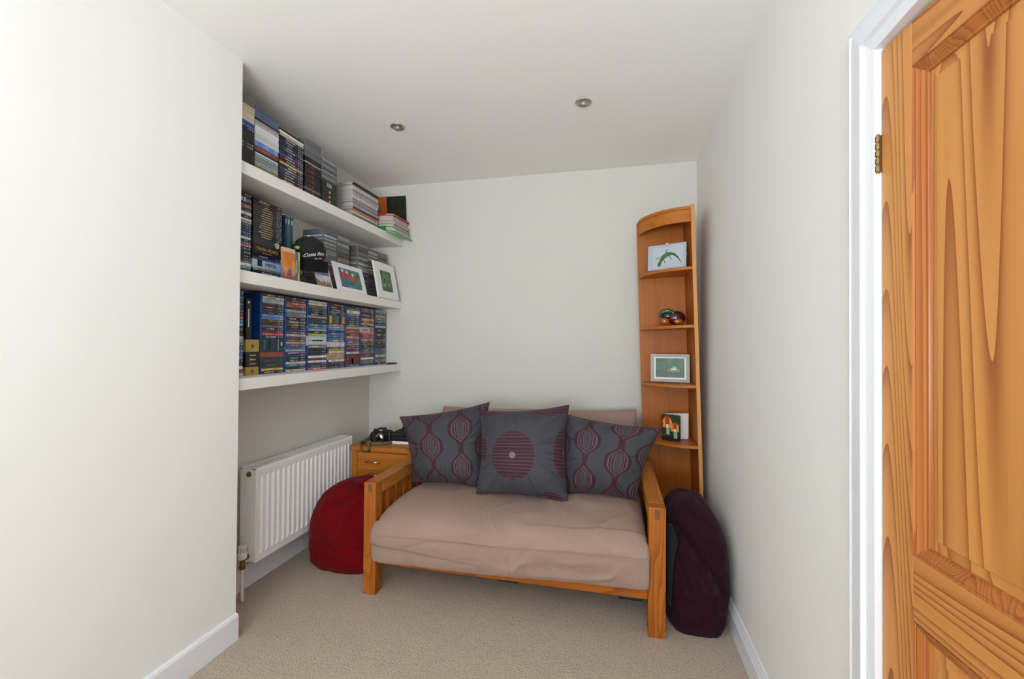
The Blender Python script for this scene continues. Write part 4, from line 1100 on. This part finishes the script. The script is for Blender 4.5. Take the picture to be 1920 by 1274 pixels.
def cushion(label, TL, TR, BR, BL, fn, thick=0.088, seed=0, ear=0.0):
    TL, TR, BR, BL = map(Vector, (TL, TR, BR, BL))
    c = (TL + TR + BR + BL) / 4
    nrm = (TR - TL).cross(TL - BL).normalized()
    if nrm.y > 0: nrm = -nrm
    t = thing('scatter_cushion', label, 'cushion', (c.x, c.y, min(BL.z, BR.z)), 'scatter cushions on the futon')
    N = 170; bm = bmesh.new(); lay = bm.verts.layers.float_color.new('pat')
    def P(u, v):
        a, b = 2 * u - 1, 2 * v - 1
        # sides bow inward between the corners
        uu = 0.5 + 0.5 * a * (1 - 0.095 * (1 - b * b) * abs(a) ** 3); vv = 0.5 + 0.5 * b * (1 - 0.085 * (1 - a * a) * abs(b) ** 3)
        return (TL * (1 - uu) + TR * uu) * (1 - vv) + (BL * (1 - uu) + BR * uu) * vv
    def H(u, v):
        a, b = abs(2 * u - 1), abs(2 * v - 1)
        h = ((1 - a ** 2.6) * (1 - b ** 2.6)) ** 0.55
        # creases that run in from the corners and edges
        ang = math.atan2(b, a) if (a or b) else 0
        w_ = 0.12 * noise.noise(Vector((u * 4, v * 4, seed))) 
        su, sv = 2 * u - 1, 2 * v - 1; an = math.atan2(sv, su)
        rg = max(0, 1 - abs(noise.noise(Vector((math.cos(an) * 4.2, math.sin(an) * 4.2, seed + 0.6 * max(a, b))))) * 3.4)
        w_ -= 0.17 * rg ** 2 * sstep(0.38, 0.85, max(a, b))
        return h * (1 + w_) + 0.05 * noise.noise(Vector((u * 7 + v * 3, v * 3, seed + 4))) * (1 - max(a, b) ** 4)
    grids = []
    for sgn in (1, -1):
        g = []
        n = N if sgn > 0 else 40
        for j in range(n + 1):
            row = []
            for i in range(n + 1):
                u, v = i / n, j / n
                q = bm.verts.new(P(u, v) + nrm * (sgn * thick * (1.0 if sgn > 0 else 0.6) * H(u, v) + (0.0015 * sgn if sgn > 0 else -0.001)))
                q[lay] = (*lin(fn(u, v)), 1); row.append(q)
            g.append(row)
        for j in range(n):
            for i in range(n):
                f = (g[j][i], g[j + 1][i], g[j + 1][i + 1], g[j][i + 1]); bm.faces.new(f if sgn > 0 else f[::-1])
        grids.append(g)
    # join the two faces round the edge
    def border(g): return g[0][:-1] + [r[-1] for r in g][:-1] + g[-1][::-1][:-1] + [r[0] for r in g][::-1][:-1]
    A = border(grids[0]); e = []
    bm.faces.new(A) if False else None
    me_cover = obj('cushion_cover', bm, M['cushion'], t, True)
    bm = bmesh.new(); pts = []
    for k in range(161):
        s_ = (k % 160) / 40; e_ = int(s_); f = s_ - e_
        u, v = ((f, 0), (1, f), (1 - f, 1), (0, 1 - f))[e_]
        pts.append(P(u, v))
    tube(bm, pts, 0.0034, 6); obj('cushion_piping', bm, M['cushpipe'], t, True)
    return t
cushion('grey cushion with plum leaf chains at the left, beside the nightstand',
        (-1.212, 2.325, 0.797), (-0.705, 2.440, 0.886), (-0.700, 2.290, 0.436), (-1.108, 2.285, 0.440),
        ogee([(0.03, 0.50, 0.0), (0.36, 0.475, 0.06), (0.72, 0.27, 0.08), (1.04, 0.50, 0.02)], 0.49), seed=1)
cushion('grey cushion with one striped plum disc in the middle of the futon',
        (-0.735, 2.350, 0.850), (-0.238, 2.370, 0.898), (-0.222, 2.205, 0.430), (-0.705, 2.205, 0.437),
        discs([(0.43, 0.56, 0.235, 0.265), (1.01, 0.52, 0.14, 0.26), (0.12, 0.0, 0.2, 0.085), (0.82, -0.01, 0.22, 0.13), (0.02, 0.5, 0.10, 0.17), (0.83, 1.02, 0.15, 0.09)]), seed=2, thick=0.095)
cushion('grey cushion with plum leaf chains at the right, near the corner shelves',
        (-0.290, 2.440, 0.842), (0.236, 2.330, 0.800), (0.108, 2.275, 0.452), (-0.265, 2.300, 0.440),
        ogee([(-0.02, 0.40, 0.0), (0.33, 0.32, -0.02), (0.70, 0.55, 0.0), (1.02, 0.40, 0.0)], 0.50, 0.150), seed=3)

# ------------------------------------------------------------------ beanbags
def beanbag(label, cx, cy, rx, ry, H, mat, seed, tuft=None, n_=2.8, lean=(0, 0), creases=(), wall_side=0.0, slope=0.0, sh=0.42):
    t = thing('beanbag', label, 'beanbag', (cx, cy, 0))
    rings = []; K = 150; R = 80
    def seg(px, pz, x0, z0, x1, z1):
        dx, dz = x1 - x0, z1 - z0; k = max(0, min(1, ((px - x0) * dx + (pz - z0) * dz) / (dx * dx + dz * dz)))
        d = math.hypot(px - x0 - k * dx, pz - z0 - k * dz); side = (px - x0) * dz - (pz - z0) * dx
        return d, k, side
    for j in range(R + 1):
        v = j / R
        if v < 0.10: r = 0.90 + 0.10 * math.sin(v / 0.10 * math.pi / 2)
        elif v < sh: r = 1.0
        else: r = max(0.012, (1 - ((v - sh) / (1 - sh)) ** 2.5) ** (1 / 2.1))
        ring = []
        for k in range(K):
            a = 2 * math.pi * k / K; c, s_ = math.cos(a), math.sin(a)
            q = (abs(c) ** n_ + abs(s_) ** n_) ** (-1 / n_)
            nn = noise.noise(Vector((c * 1.5, s_ * 1.5, v * 2.6 + seed)))
            sag = noise.noise(Vector((c * 2.0 + 5, s_ * 2.0, v * 9 + nn * 2 + seed * 3)))
            rid = (1 - abs(noise.noise(Vector((c * 2.6, s_ * 2.6 + 3, v * 5 + seed * 1.7)))) * 2.2)
            fold = 0.030 * math.sin(a * 11 + seed + 3 * v) * sstep(0.70, 0.97, v)
            rr = r * q * (1 + 0.035 * nn + 0.020 * sag - 0.016 * max(0, rid) ** 3 + fold * 0.7)
            wx = rx - (wall_side * sstep(0.32, 0.16, v) if c > 0 else 0)
            x = cx + lean[0] * v + wx * rr * c; y = cy + lean[1] * v + ry * rr * s_
            z = max(0.0005, H * v * (1 + 0.03 * nn * v) + slope * (x - cx) * v * v) if j else 0.0005
            for (x0, z0, x1, z1, dep, wd) in creases:
                if s_ < 0.25:
                    d, kk, side = seg(x, z, x0, z0, x1, z1); f = math.exp(-(d / wd) ** 2) * math.sin(math.pi * min(1, kk + 0.15)) ** 0.5
                    y += dep * f; 
                    if side > 0: y -= dep * 0.7 * math.exp(-((d - wd * 2.2) / (wd * 1.6)) ** 2)
            ring.append((x, y, z))
        rings.append(ring)
    bm = bmesh.new(); loft(bm, rings); obj('bag', bm, mat, t, True)
    if tuft:
        bm = bmesh.new(); (bx0, by0, bz0), (tx, ty, tz) = tuft; rings = []
        for j in range(11):
            v = j / 10; rr = 0.072 * (1 - v) ** 1.3 + 0.022 + 0.030 * sstep(0.55, 1.0, v)
            px = bx0 * (1 - v) + tx * v; py = by0 * (1 - v) + ty * v; pz = bz0 * (1 - v) + tz * v
            rings.append([(px + rr * (1 + 0.22 * math.sin(6 * a_ + seed)) * math.cos(a_) * 0.9, py + rr * 0.8 * math.sin(a_), pz + rr * 0.55 * math.cos(a_ + 2.2) + 0.004 * math.sin(5 * a_ + j)) for a_ in [2 * math.pi * k / 40 for k in range(40)]])
        loft(bm, rings); obj('gathered_top', bm, mat, t, True)
    return t
beanbag('deep red beanbag between the radiator and futon sofa', -1.446, 2.252, 0.226, 0.212, 0.452, M['redcord'], 1.3,
        ((-1.33, 2.19, 0.425), (-1.275, 2.17, 0.475)), 2.9, (0.012, 0.0), slope=0.04,
        creases=((-1.33, 0.40, -1.50, 0.33, 0.020, 0.014), (-1.32, 0.38, -1.36, 0.26, 0.016, 0.012), (-1.34, 0.42, -1.60, 0.40, 0.010, 0.012), (-1.62, 0.16, -1.28, 0.13, 0.012, 0.014), (-1.60, 0.10, -1.35, 0.08, 0.010, 0.011)))
bb = beanbag('dark plum beanbag squeezed between futon arm and right wall', 0.360, 2.200, 0.1425, 0.250, 0.530, M['plumcord'], 4.1, None, 3.3, (-0.006, 0.02), wall_side=0.020, slope=-0.30, sh=0.45,
        creases=((0.250, 0.47, 0.400, 0.27, 0.034, 0.016), (0.40, 0.27, 0.455, 0.16, 0.022, 0.014), (0.27, 0.33, 0.36, 0.14, 0.014, 0.012), (0.30, 0.50, 0.46, 0.40, 0.012, 0.014)))
bm = bmesh.new()
loft(bm, [[(0.220, 2.020, zc), (0.226, 1.976, zc), (0.238, 1.955 + 0.02 * abs(zc - 0.28), zc), (0.240 + w2, 1.957, zc), (0.240 + w2, 2.02, zc)] for zc, w2 in ((0.12, -0.001), (0.18, 0.0), (0.26, 0.004), (0.34, 0.012), (0.40, 0.026), (0.45, 0.006))])
obj('grey_side_panel', bm, M['greycord'], bb, True)

# ------------------------------------------------------------------ nightstand and what lies on it
def nightstand():
    x0, x1, y0, y1, zt = -1.650, -1.205, 2.485, 2.925, 0.570
    t = thing('nightstand', 'oak bedside drawer unit in the corner behind the futon arm', 'nightstand', ((x0 + x1) / 2, (y0 + y1) / 2, 0))
    bx('top', (x0, x1, y0, y1, zt - 0.026, zt), M['ndoak'], t, 0.005)
    bx('lower_moulding', (x0 + 0.010, x1 - 0.010, y0 + 0.010, y1, zt - 0.034, zt - 0.0265), M['ndoak'], t, 0.002)
    a, b, f = x0 + 0.014, x1 - 0.014, y0 + 0.014
    bx('stile', (a, a + 0.034, f, f + 0.034, 0, zt - 0.0345), M['ndoak_z'], t, 0.002); bx('stile', (b - 0.034, b, f, f + 0.034, 0, zt - 0.0345), M['ndoak_z'], t, 0.002)
    bx('side_panel', (a, a + 0.016, f + 0.0345, y1 - 0.004, 0.02, zt - 0.0345), M['ndoak_z'], t, 0.001); bx('side_panel', (b - 0.016, b, f + 0.0345, y1 - 0.004, 0.02, zt - 0.0345), M['ndoak_z'], t, 0.001)
    bx('back_panel', (a + 0.017, b - 0.017, y1 - 0.012, y1 - 0.004, 0.02, zt - 0.036), M['ndoak_z'], t)
    for k, (za, zb_, hz) in enumerate(((0.418, 0.530, 0.474), (0.235, 0.408, 0.390), (0.05, 0.225, 0.16))):
        bx('rail', (a + 0.035, b - 0.035, f + 0.002, f + 0.03, za - 0.009, za - 0.001), M['ndoak'], t, 0.001)
        d = bx('drawer', (a + 0.036, b - 0.036, f + 0.004, f + 0.022, za, zb_), M['ndoak'], t, 0.0025)
        bm = bmesh.new(); xm = (a + b) / 2 - 0.055
        tube(bm, [(xm - 0.050, f - 0.016, hz), (xm + 0.050, f - 0.016, hz)], 0.0048, 12)
        for s_ in (-0.036, 0.036): tube(bm, [(xm + s_, f - 0.016, hz), (xm + s_, f + 0.005, hz)], 0.0035, 8)
        obj('bar_handle', bm, M['chrome'], d, True)
    return zt
zt = nightstand() + 0.0005
def camera_thing():
    cx, cy = -1.500, 2.640
    t = thing('slr_camera', 'black camera with woven strap on the nightstand', 'camera', (cx, cy, zt))
    bm = bmesh.new(); box(bm, cx - 0.066, cx + 0.066, cy - 0.022, cy + 0.028, zt, zt + 0.074, 0.010); box(bm, cx - 0.072, cx - 0.038, cy - 0.040, cy + 0.02, zt + 0.002, zt + 0.066, 0.010)
    obj('camera_body', bm, M['black'], t, False)
    bm = bmesh.new(); loft(bm, [[(cx - 0.03, cy - 0.03, zt + 0.066), (cx + 0.03, cy - 0.03, zt + 0.066), (cx + 0.03, cy + 0.02, zt + 0.066), (cx - 0.03, cy + 0.02, zt + 0.066)],
                                [(cx - 0.017, cy - 0.026, zt + 0.096), (cx + 0.017, cy - 0.026, zt + 0.096), (cx + 0.017, cy + 0.012, zt + 0.094), (cx - 0.017, cy + 0.012, zt + 0.094)]])
    obj('prism_hump', bm, M['black'], t)
    bm = bmesh.new(); lathe(bm, [(0.034, -0.01), (0.035, 0.012), (0.031, 0.014), (0.032, 0.040), (0.0335, 0.046), (0.029, 0.047), (0.026, 0.040)], (cx + 0.006, cy - 0.020, zt + 0.036), (0.05, -1, 0), 32)
    L = obj('lens', bm, M['black'], t, True)
    bm = bmesh.new(); lathe(bm, [(0.0265, 0), (0.022, 0.004), (0.010, 0.007), (0.001, 0.008)], (cx + 0.008, cy - 0.0605, zt + 0.036), (0.05, -1, 0), 28); obj('front_element', bm, M['glassdark'], L, True)
    bm = bmesh.new(); lathe(bm, [(0.0338, 0), (0.0342, 0.002), (0.0335, 0.004)], (cx + 0.008, cy - 0.062, zt + 0.036), (0.05, -1, 0), 32); obj('lens_ring', bm, M['chrome'], L, True)
    bx('maker_plate', (cx - 0.012, cx + 0.014, cy - 0.0285, cy - 0.0265, zt + 0.078, zt + 0.083), M['whiteink'], t)
    bm = bmesh.new(); lathe(bm, [(0.012, 0), (0.012, 0.008), (0.008, 0.010)], (cx - 0.052, cy, zt + 0.073), n=18); lathe(bm, [(0.011, 0), (0.011, 0.007)], (cx + 0.05, cy, zt + 0.073), n=18); obj('dial', bm, M['black'], t, False)
    if 'strap' not in M: M['strap'] = simple('green_grey_strap', (104, 102, 80), 0.9, var=0.3, vs=120)
    bm = bmesh.new()
    pts = smooth_pts([(cx - 0.068, cy + 0.0, zt + 0.055), (cx - 0.090, cy - 0.03, zt + 0.018), (cx - 0.092, cy - 0.085, zt + 0.008), (cx - 0.070, cy - 0.148, zt + 0.012), (cx - 0.050, cy - 0.172, zt - 0.022),
                      (cx - 0.020, cy - 0.172, zt - 0.030), (cx + 0.002, cy - 0.168, zt - 0.012), (cx - 0.010, cy - 0.150, zt + 0.014), (cx - 0.045, cy - 0.120, zt + 0.022), (cx - 0.10, cy - 0.10, zt + 0.012)], 7)
    tube(bm, pts, [(0.0045, 0.013)] * len(pts), 10)
    pts = smooth_pts([(cx - 0.03, cy - 0.110, zt + 0.009), (cx + 0.02, cy - 0.108, zt + 0.0105), (cx + 0.065, cy - 0.085, zt + 0.010), (cx + 0.088, cy - 0.045, zt + 0.012), (cx + 0.078, cy, zt + 0.03), (cx + 0.067, cy + 0.002, zt + 0.055)], 7)
    tube(bm, pts, [(0.004, 0.011)] * len(pts), 10); obj('strap', bm, M['strap'], t, True)
camera_thing()
def pile():
    x0, x1, y0, y1 = -1.415, -1.225, 2.600, 2.860
    z = zt
    t = thing('paper_pad', 'white paper pad at the bottom of the nightstand pile', 'paper', ((x0 + x1) / 2, (y0 + y1) / 2, z))
    bx('pad', (x0 + 0.004, x1, y0, y1, z, z + 0.017), M['white'], t, 0.002); bx('pad_backing', (x0 + 0.003, x1, y0, y1 + 0.002, z + 0.0171, z + 0.019), M['slot'], t)
    z += 0.0195
    t = thing('black_hard_drive', 'black box on the white paper pad, nightstand pile', 'device', ((x0 + x1) / 2, (y0 + y1) / 2, z))
    bx('casing', (x0, x1 - .004, y0 + 0.004, y1, z, z + 0.030), M['black'], t, 0.003); bx('seam', (x0 - 0.0004, x1 - .0036, y0 + 0.0036, y1 + .0004, z + 0.019, z + 0.0205), M['slot'], t)
    z += 0.0305
    t = thing('laptop_sleeve', 'black flat case second from top of nightstand pile', 'case', ((x0 + x1) / 2, (y0 + y1) / 2, z))
    bx('case_shell', (x0 - 0.004, x1, y0 - 0.004, y1, z, z + 0.024), M['blackf'], t, 0.008); bx('zip', (x0 - 0.0045, x1 - 0.01, y0 - 0.0045, y1 - 0.01, z + 0.011, z + 0.013), M['slot'], t)
    z += 0.0245
    t = thing('glasses_case', 'rounded glossy black case on top of nightstand pile', 'case', ((x0 + x1) / 2 + .03, (y0 + y1) / 2 - 0.04, z))
    bm = bmesh.new(); ball(bm, (x0 + 0.120, y0 + 0.09, z + 0.021), (0.085, 0.06, 0.021)); obj('case_shell', bm, simple('glossy_black', (16, 17, 22), 0.15), t, True)
    bm = bmesh.new(); lathe(bm, [(0.0600, 0), (0.0606, 0.001), (0.0600, 0.002)], (0, 0, 0), n=40); bmesh.ops.scale(bm, vec=(1.42, 1, 1), verts=bm.verts); bmesh.ops.translate(bm, vec=(x0 + 0.12, y0 + 0.09, z + 0.020), verts=bm.verts)
    obj('lid_seam', bm, M['slot'], t)
pile()

# ------------------------------------------------------------------ corner shelf unit, leaning a little from the wall
def corner_unit():
    t = thing('corner_bookcase', 'tall cherry wood corner shelf unit with five curved shelves right of futon', 'bookcase', (0.487, 2.845, 0.006))
    t.rotation_euler = (0, math.radians(-1.82), 0)
    R, th, H = 0.290, 0.018, 1.992
    def L(name, dims, mat, bev=0.0015): return bx(name, dims, mat, t, bev, world=False)
    L('side_panel', (-th, 0, -R, 0, 0.0, H + 0.006), M['cherry']); L('back_panel', (-R, -th - 0.0003, -th, 0, 0.0, H - 0.002), M['cherry'])
    L('edge_strip', (-th - 0.001, 0.001, -R - 0.003, -R - 0.0002, 0, H + 0.008), M['cherry_edge']); L('edge_strip', (-R - 0.003, -R - 0.0002, -th - 0.001, 0.001, 0, H), M['cherry_edge'])
    def quarter(name, z, th_, r, mat, n=28):
        bm = bmesh.new(); c = (-th - 0.0005, -th - 0.0005)
        for_z = []
        pr = [(r - 0.003, z), (r, z + 0.003), (r, z + th_ - 0.003), (r - 0.003, z + th_)]
        rows = []
        for rr, zz_ in pr:
            rows.append([bm.verts.new((c[0] - rr * math.cos(a), c[1] - rr * math.sin(a), zz_)) for a in [math.pi / 2 * i / n for i in range(n + 1)]])
        for a, b in zip(rows, rows[1:]):
            for i in range(n): bm.faces.new((a[i], a[i + 1], b[i + 1], b[i]))
        cb = bm.verts.new((c[0], c[1], z)); ct = bm.verts.new((c[0], c[1], z + th_))
        bm.faces.new([cb] + rows[0]); bm.faces.new([ct] + rows[-1][::-1])
        bm.faces.new([cb, ct, rows[3][0], rows[2][0], rows[1][0], rows[0][0]]); bm.faces.new([ct, cb, rows[0][-1], rows[1][-1], rows[2][-1], rows[3][-1]])
        return obj(name, bm, mat, t, world=False)
    r = 0.270
    for z in (0.318, 0.652, 0.985, 1.318, 1.640): quarter('shelf', z, 0.017, r, M['cherry_x'])
    quarter('top_board', H - 0.018, 0.018, r + 0.002, M['cherry_x'])
    bm = bmesh.new(); n = 28; c = (-th, -th); rows = []                     # curved valance under the top
    for rr, za in ((r - 0.022, H - 0.085), (r - 0.006, H - 0.085), (r - 0.006, H - 0.0185), (r - 0.022, H - 0.0185)):
        rows.append([bm.verts.new((c[0] - 0.001 - rr * math.cos(a), c[1] - 0.001 - rr * math.sin(a), za)) for a in [math.pi / 2 * i / n for i in range(n + 1)]])
    for k in range(4):
        for i in range(n): bm.faces.new((rows[k][i], rows[k][i + 1], rows[(k + 1) % 4][i + 1], rows[(k + 1) % 4][i]))
    bm.faces.new([q[0] for q in rows]); bm.faces.new([q[-1] for q in rows][::-1])
    obj('valance', bm, M['cherry_x'], t, world=False)
    bm = bmesh.new()                                                        # corner post that fills the angle
    loft(bm, [[(-th, -th - .055, z), (-th - 0.055, -th, z), (-th, -th, z)] for z in (0.0, H - 0.02)]); obj('corner_fillet', bm, M['cherry'], t, world=False) if False else bm.free()
corner_unit()
SZ = [0.006 + z + 0.017 + 0.0010 for z in (0.318, 0.652, 0.985, 1.318, 1.640)]
def gecko(u, v):
    bg = (214, 220, 232) if 0.0 < u < 1 else (220, 224, 232)
    if u < 0.13 or u > 0.93 or v < 0.10 or v > 0.93: bg = (200, 208, 222)
    # body along an arc
    pts = [(0.30, 0.80, 0.055), (0.34, 0.66, 0.040), (0.40, 0.52, 0.062), (0.50, 0.42, 0.066), (0.60, 0.39, 0.050), (0.70, 0.44, 0.036), (0.78, 0.55, 0.024), (0.84, 0.68, 0.014), (0.88, 0.80, 0.006)]
    y = v * 0.68; best = 9
    def seg(a, b):
        ax, ay, ar = a; bx2, by2, br = b; ay *= 0.68; by2 *= 0.68
        dx, dy = bx2 - ax, by2 - ay; k = max(0, min(1, ((u - ax) * dx + (y - ay) * dy) / (dx * dx + dy * dy)))
        return math.hypot(u - ax - k * dx, y - ay - k * dy) - (ar * (1 - k) + br * k) * 0.9
    for a, b in zip(pts, pts[1:]): best = min(best, seg(a, b))
    for a, b in (((0.38, 0.58, 0.012), (0.27, 0.50, 0.008)), ((0.27, 0.50, 0.008), (0.22, 0.56, 0.013)), ((0.42, 0.60, 0.012), (0.47, 0.74, 0.012)),
                 ((0.50, 0.40, 0.012), (0.48, 0.24, 0.010)), ((0.48, 0.24, 0.010), (0.54, 0.22, 0.010)), ((0.56, 0.46, 0.012), (0.62, 0.60, 0.012))): best = min(best, seg(a, b))
    if best < 0:
        n = noise.noise(Vector((u * 18, v * 18, 0))); return (48 + 30 * n, 104 + 34 * n, 42)
    return bg
sz = SZ[4]
t = thing('glass_photo_frame', 'clear frame with green gecko on white, top curved shelf', 'picture', (0.30, 2.65, sz))
A, B = Vector((0.193, 2.700)), Vector((0.392, 2.610))
nn = Vector(((B - A).y, -(B - A).x)).normalized()
def P3(p, z, d=0): return (p.x + nn.x * d, p.y + nn.y * d, z)
paint_grid('gecko_print', [P3(A, sz + 0.146, -0.004), P3(B, sz + 0.146, -0.004), P3(B, sz), P3(A, sz)], 110, 78, gecko, M['print'], t, 0.003)
gm, gnt, gb = new_mat('clear_glass'); gb.inputs['Transmission Weight'].default_value = 1.0; gb.inputs['Roughness'].default_value = 0.02; gb.inputs['IOR'].default_value = 1.15
tg = nd(gnt, 'ShaderNodeTexNoise'); gnt.links.new(mixc(gnt, tg.outputs['Fac'], (0.97, 0.98, 0.98), (1, 1, 1)), gb.inputs['Base Color'])
bm = bmesh.new(); A2, B2 = A, B
vv = [P3(A2, sz + 0.148, 0.0005), P3(B2, sz + 0.148, 0.0005), P3(B2, sz, 0.0045), P3(A2, sz, 0.0045)]
fr = [bm.verts.new(q) for q in vv]; bk = [bm.verts.new((q[0] + nn.x * 0.0015, q[1] + nn.y * 0.0015, q[2])) for q in vv]
bm.faces.new(fr); bm.faces.new(bk[::-1])
for i in range(4): bm.faces.new((fr[i], fr[(i + 1) % 4], bk[(i + 1) % 4], bk[i]))
obj('glass_sheet', bm, gm, t)
bm = bmesh.new(); q = A * 0.5 + B * 0.5
box(bm, q.x - 0.006, q.x + 0.006, q.y - 0.012, q.y + 0.002, sz + 0.143, sz + 0.149); box(bm, B.x - 0.004, B.x + 0.003, B.y - 0.006, B.y + 0.004, sz + 0.070, sz + 0.078); obj('clip', bm, M['chrome'], t)

def glass_mat(name, rgb):
    m, nt, b = new_mat(name); tc = nd(nt, 'ShaderNodeTexCoord'); n = nd(nt, 'ShaderNodeTexNoise'); n.inputs['Scale'].default_value = 22
    nt.links.new(tc.outputs['Object'], n.inputs['Vector']); c = lin(rgb)
    nt.links.new(mixc(nt, n.outputs['Fac'], tuple(v * 0.5 for v in c), c), b.inputs['Base Color'])
    b.inputs['Roughness'].default_value = 0.05; b.inputs['Transmission Weight'].default_value = 0.45; b.inputs['Coat Weight'].default_value = 0.6
    return m
sz = SZ[3]; ox, oy = 0.328, 2.690
t = thing('glass_ornament', 'rounded purple and amber glass ornament with green curl, second curved shelf down', 'ornament', (ox, oy, sz))
bm = bmesh.new(); ball(bm, (ox + 0.022, oy, sz + 0.042), (0.052, 0.038, 0.042), 28, 18); obj('body', bm, glass_mat('purple_glass', (96, 22, 44)), t, True)
bm = bmesh.new(); pts = smooth_pts([(ox - 0.070, oy - 0.004, sz + 0.046), (ox - 0.058, oy - 0.008, sz + 0.072), (ox - 0.030, oy - 0.012, sz + 0.084), (ox + 0.0, oy - 0.014, sz + 0.074), (ox + 0.016, oy - 0.02, sz + 0.06)])
tube(bm, pts, [0.007 + 0.006 * math.sin(i / (len(pts) - 1) * math.pi) for i in range(len(pts))], 12); obj('green_curl', bm, glass_mat('green_glass', (18, 110, 70)), t, True)
bm = bmesh.new(); ball(bm, (ox - 0.042, oy - 0.006, sz + 0.022), (0.028, 0.022, 0.022)); ball(bm, (ox + 0.030, oy - 0.030, sz + 0.020), (0.026, 0.012, 0.016)); obj('amber_foot', bm, glass_mat('amber_glass', (230, 130, 20)), t, True)
bm = bmesh.new(); ball(bm, (ox - 0.020, oy + 0.004, sz + 0.052), (0.040, 0.028, 0.026)); obj('neck', bm, glass_mat('dark_plum_glass', (70, 26, 50)), t, True)

def pond(u, v):
    if u < 0.0 or v < 0.0: return (230, 232, 232)
    n = noise.noise(Vector((u * 5, v * 5, 6))); c = (52 + 22 * n, 92 + 26 * n, 70 + 20 * n)
    if v > 0.62: c = (50 + 18 * n, 76 + 20 * n, 60)
    if ((u - 0.62) / 0.22) ** 2 + ((v - 0.62) / 0.10) ** 2 < 1: c = (124, 120, 82)
    if ((u - 0.66) / 0.09) ** 2 + ((v - 0.50) / 0.10) ** 2 < 1: c = (92, 170, 110)
    if abs(u - 0.64) < 0.09 and 0.54 < v < 0.60: c = (210, 220, 210)
    return c
sz = SZ[2]
t = thing('framed_photo', 'grey framed photo of a frog on green pond, third curved shelf down', 'picture', (0.32, 2.71, sz))
A, B = Vector((0.2135, 2.735)), Vector((0.4255, 2.690)); nn = Vector(((B - A).y, -(B - A).x)).normalized()
W_, Hh, ln = (B - A).length, 0.164, 0.012
def F3(u, v, d=0):
    p = A * (1 - u) + B * u; return (p.x + nn.x * (d - ln * (1 - v) * 0 - ln * v * 0), p.y + nn.y * d + ln * (v), sz + Hh * v)
bm = bmesh.new(); m1, m2 = 0.09, 0.11
for (ua, ub, va, vb) in ((0, 1, 0, m2), (0, 1, 1 - m2, 1), (0, m1, m2, 1 - m2), (1 - m1, 1, m2, 1 - m2)):
    fr = [bm.verts.new(F3(u, v, 0.008)) for u, v in ((ua, va), (ub, va), (ub, vb), (ua, vb))]; bk = [bm.verts.new(F3(u, v, -0.004)) for u, v in ((ua, va), (ub, va), (ub, vb), (ua, vb))]
    bm.faces.new(fr); bm.faces.new(bk[::-1])
    for i in range(4): bm.faces.new((fr[i], fr[(i + 1) % 4], bk[(i + 1) % 4], bk[i]))
obj('frame', bm, simple('grey_wood', (168, 162, 152), 0.5), t)
paint_grid('mount', [F3(m1, 1 - m2), F3(1 - m1, 1 - m2), F3(1 - m1, m2), F3(m1, m2)], 1, 1, lambda u, v: (226, 230, 230), M['print'], t, 0.002)
paint_grid('photo', [F3(0.13, 0.85, 0.002), F3(0.87, 0.85, 0.002), F3(0.87, 0.16, 0.002), F3(0.13, 0.16, 0.002)], 60, 44, pond, M['print'], t, 0.001)

def fungi(u, v):
    n = noise.noise(Vector((u * 8, v * 8, 3))); c = (40 + 60 * max(0, n), 58 + 50 * n, 30)
    if v > 0.86: c = (30, 28, 28)
    for cx, top, w_, h_ in ((0.30, 0.06, 0.26, 0.46), (0.70, 0.28, 0.22, 0.36)):
        a, b = (u - cx) / w_, (v - top) / h_
        if 0 < b < 1.0 and abs(a) < math.sin(min(1, b * 1.15 + 0.12) * math.pi * 0.62):
            c = (224, 150 + 30 * n, 70) if abs(a) > 0.45 else (176 + 20 * n, 60, 30)
            if b > 0.72 and abs(a) < 0.3: c = (230, 214, 196)
        if abs(u - cx - 0.04) < 0.085 and top + h_ < v < top + h_ + 0.26: c = (150, 180, 158)
    return tuple(max(0, min(255, q)) for q in c)
sz = SZ[1]
t = thing('greeting_card', 'open greeting card with orange mushrooms on lowest occupied curved shelf', 'card', (0.33, 2.68, sz))
F0, F1, F2 = Vector((0.272, 2.690)), Vector((0.367, 2.630)), Vector((0.424, 2.730))
paint_grid('front_leaf', [(F0.x, F0.y, sz + 0.150), (F1.x, F1.y, sz + 0.150), (F1.x, F1.y, sz), (F0.x, F0.y, sz)], 50, 70, fungi, M['print'], t, 0.0006)
bm = bmesh.new(); q = [(F0.x, F0.y + .001), (F2.x, F2.y), (F2.x, F2.y + 0.0008), (F0.x, F0.y + 0.0018)]
loft(bm, [[(a, b, z) for a, b in q] for z in (sz, sz + 0.150)]); obj('back_leaf', bm, M['white'], t)

# ------------------------------------------------------------------ small things on the carpet under the futon
t = thing('power_adapter', 'small grey and black adapter on carpet under futon, left end', 'adapter', (-1.02, 2.27, 0))
bx('adapter_body', (-1.075, -1.02, 2.20, 2.25, 0.0005, 0.022), simple('grey_plastic', (90, 94, 96), 0.5), t, 0.003)
bm = bmesh.new(); tube(bm, smooth_pts([(-1.02, 2.225, 0.010), (-0.97, 2.235, 0.004), (-0.90, 2.30, 0.004), (-0.84, 2.36, 0.004)]), 0.003, 8); obj('lead', bm, M['black'], t, True)
for k, (x, y, lb) in enumerate(((-0.53, 2.19, 'dark teal storage tray showing under middle of futon front rail'), (0.08, 2.18, 'dark teal storage tray showing under futon beside its right leg'))):
    t = thing('storage_tray', lb, 'storage tray', (x, y + 0.1, 0), 'storage trays under the futon')
    bx('lid_plate', (x - 0.055, x + 0.055, y, y + 0.26, 0.0005, 0.012), simple('dark_teal_plastic', (18, 44, 52), 0.4), t, 0.003)
    bx('lid_rim', (x - 0.060, x + 0.060, y - 0.004, y + 0.264, 0.0122, 0.018), M['black'], t, 0.002)
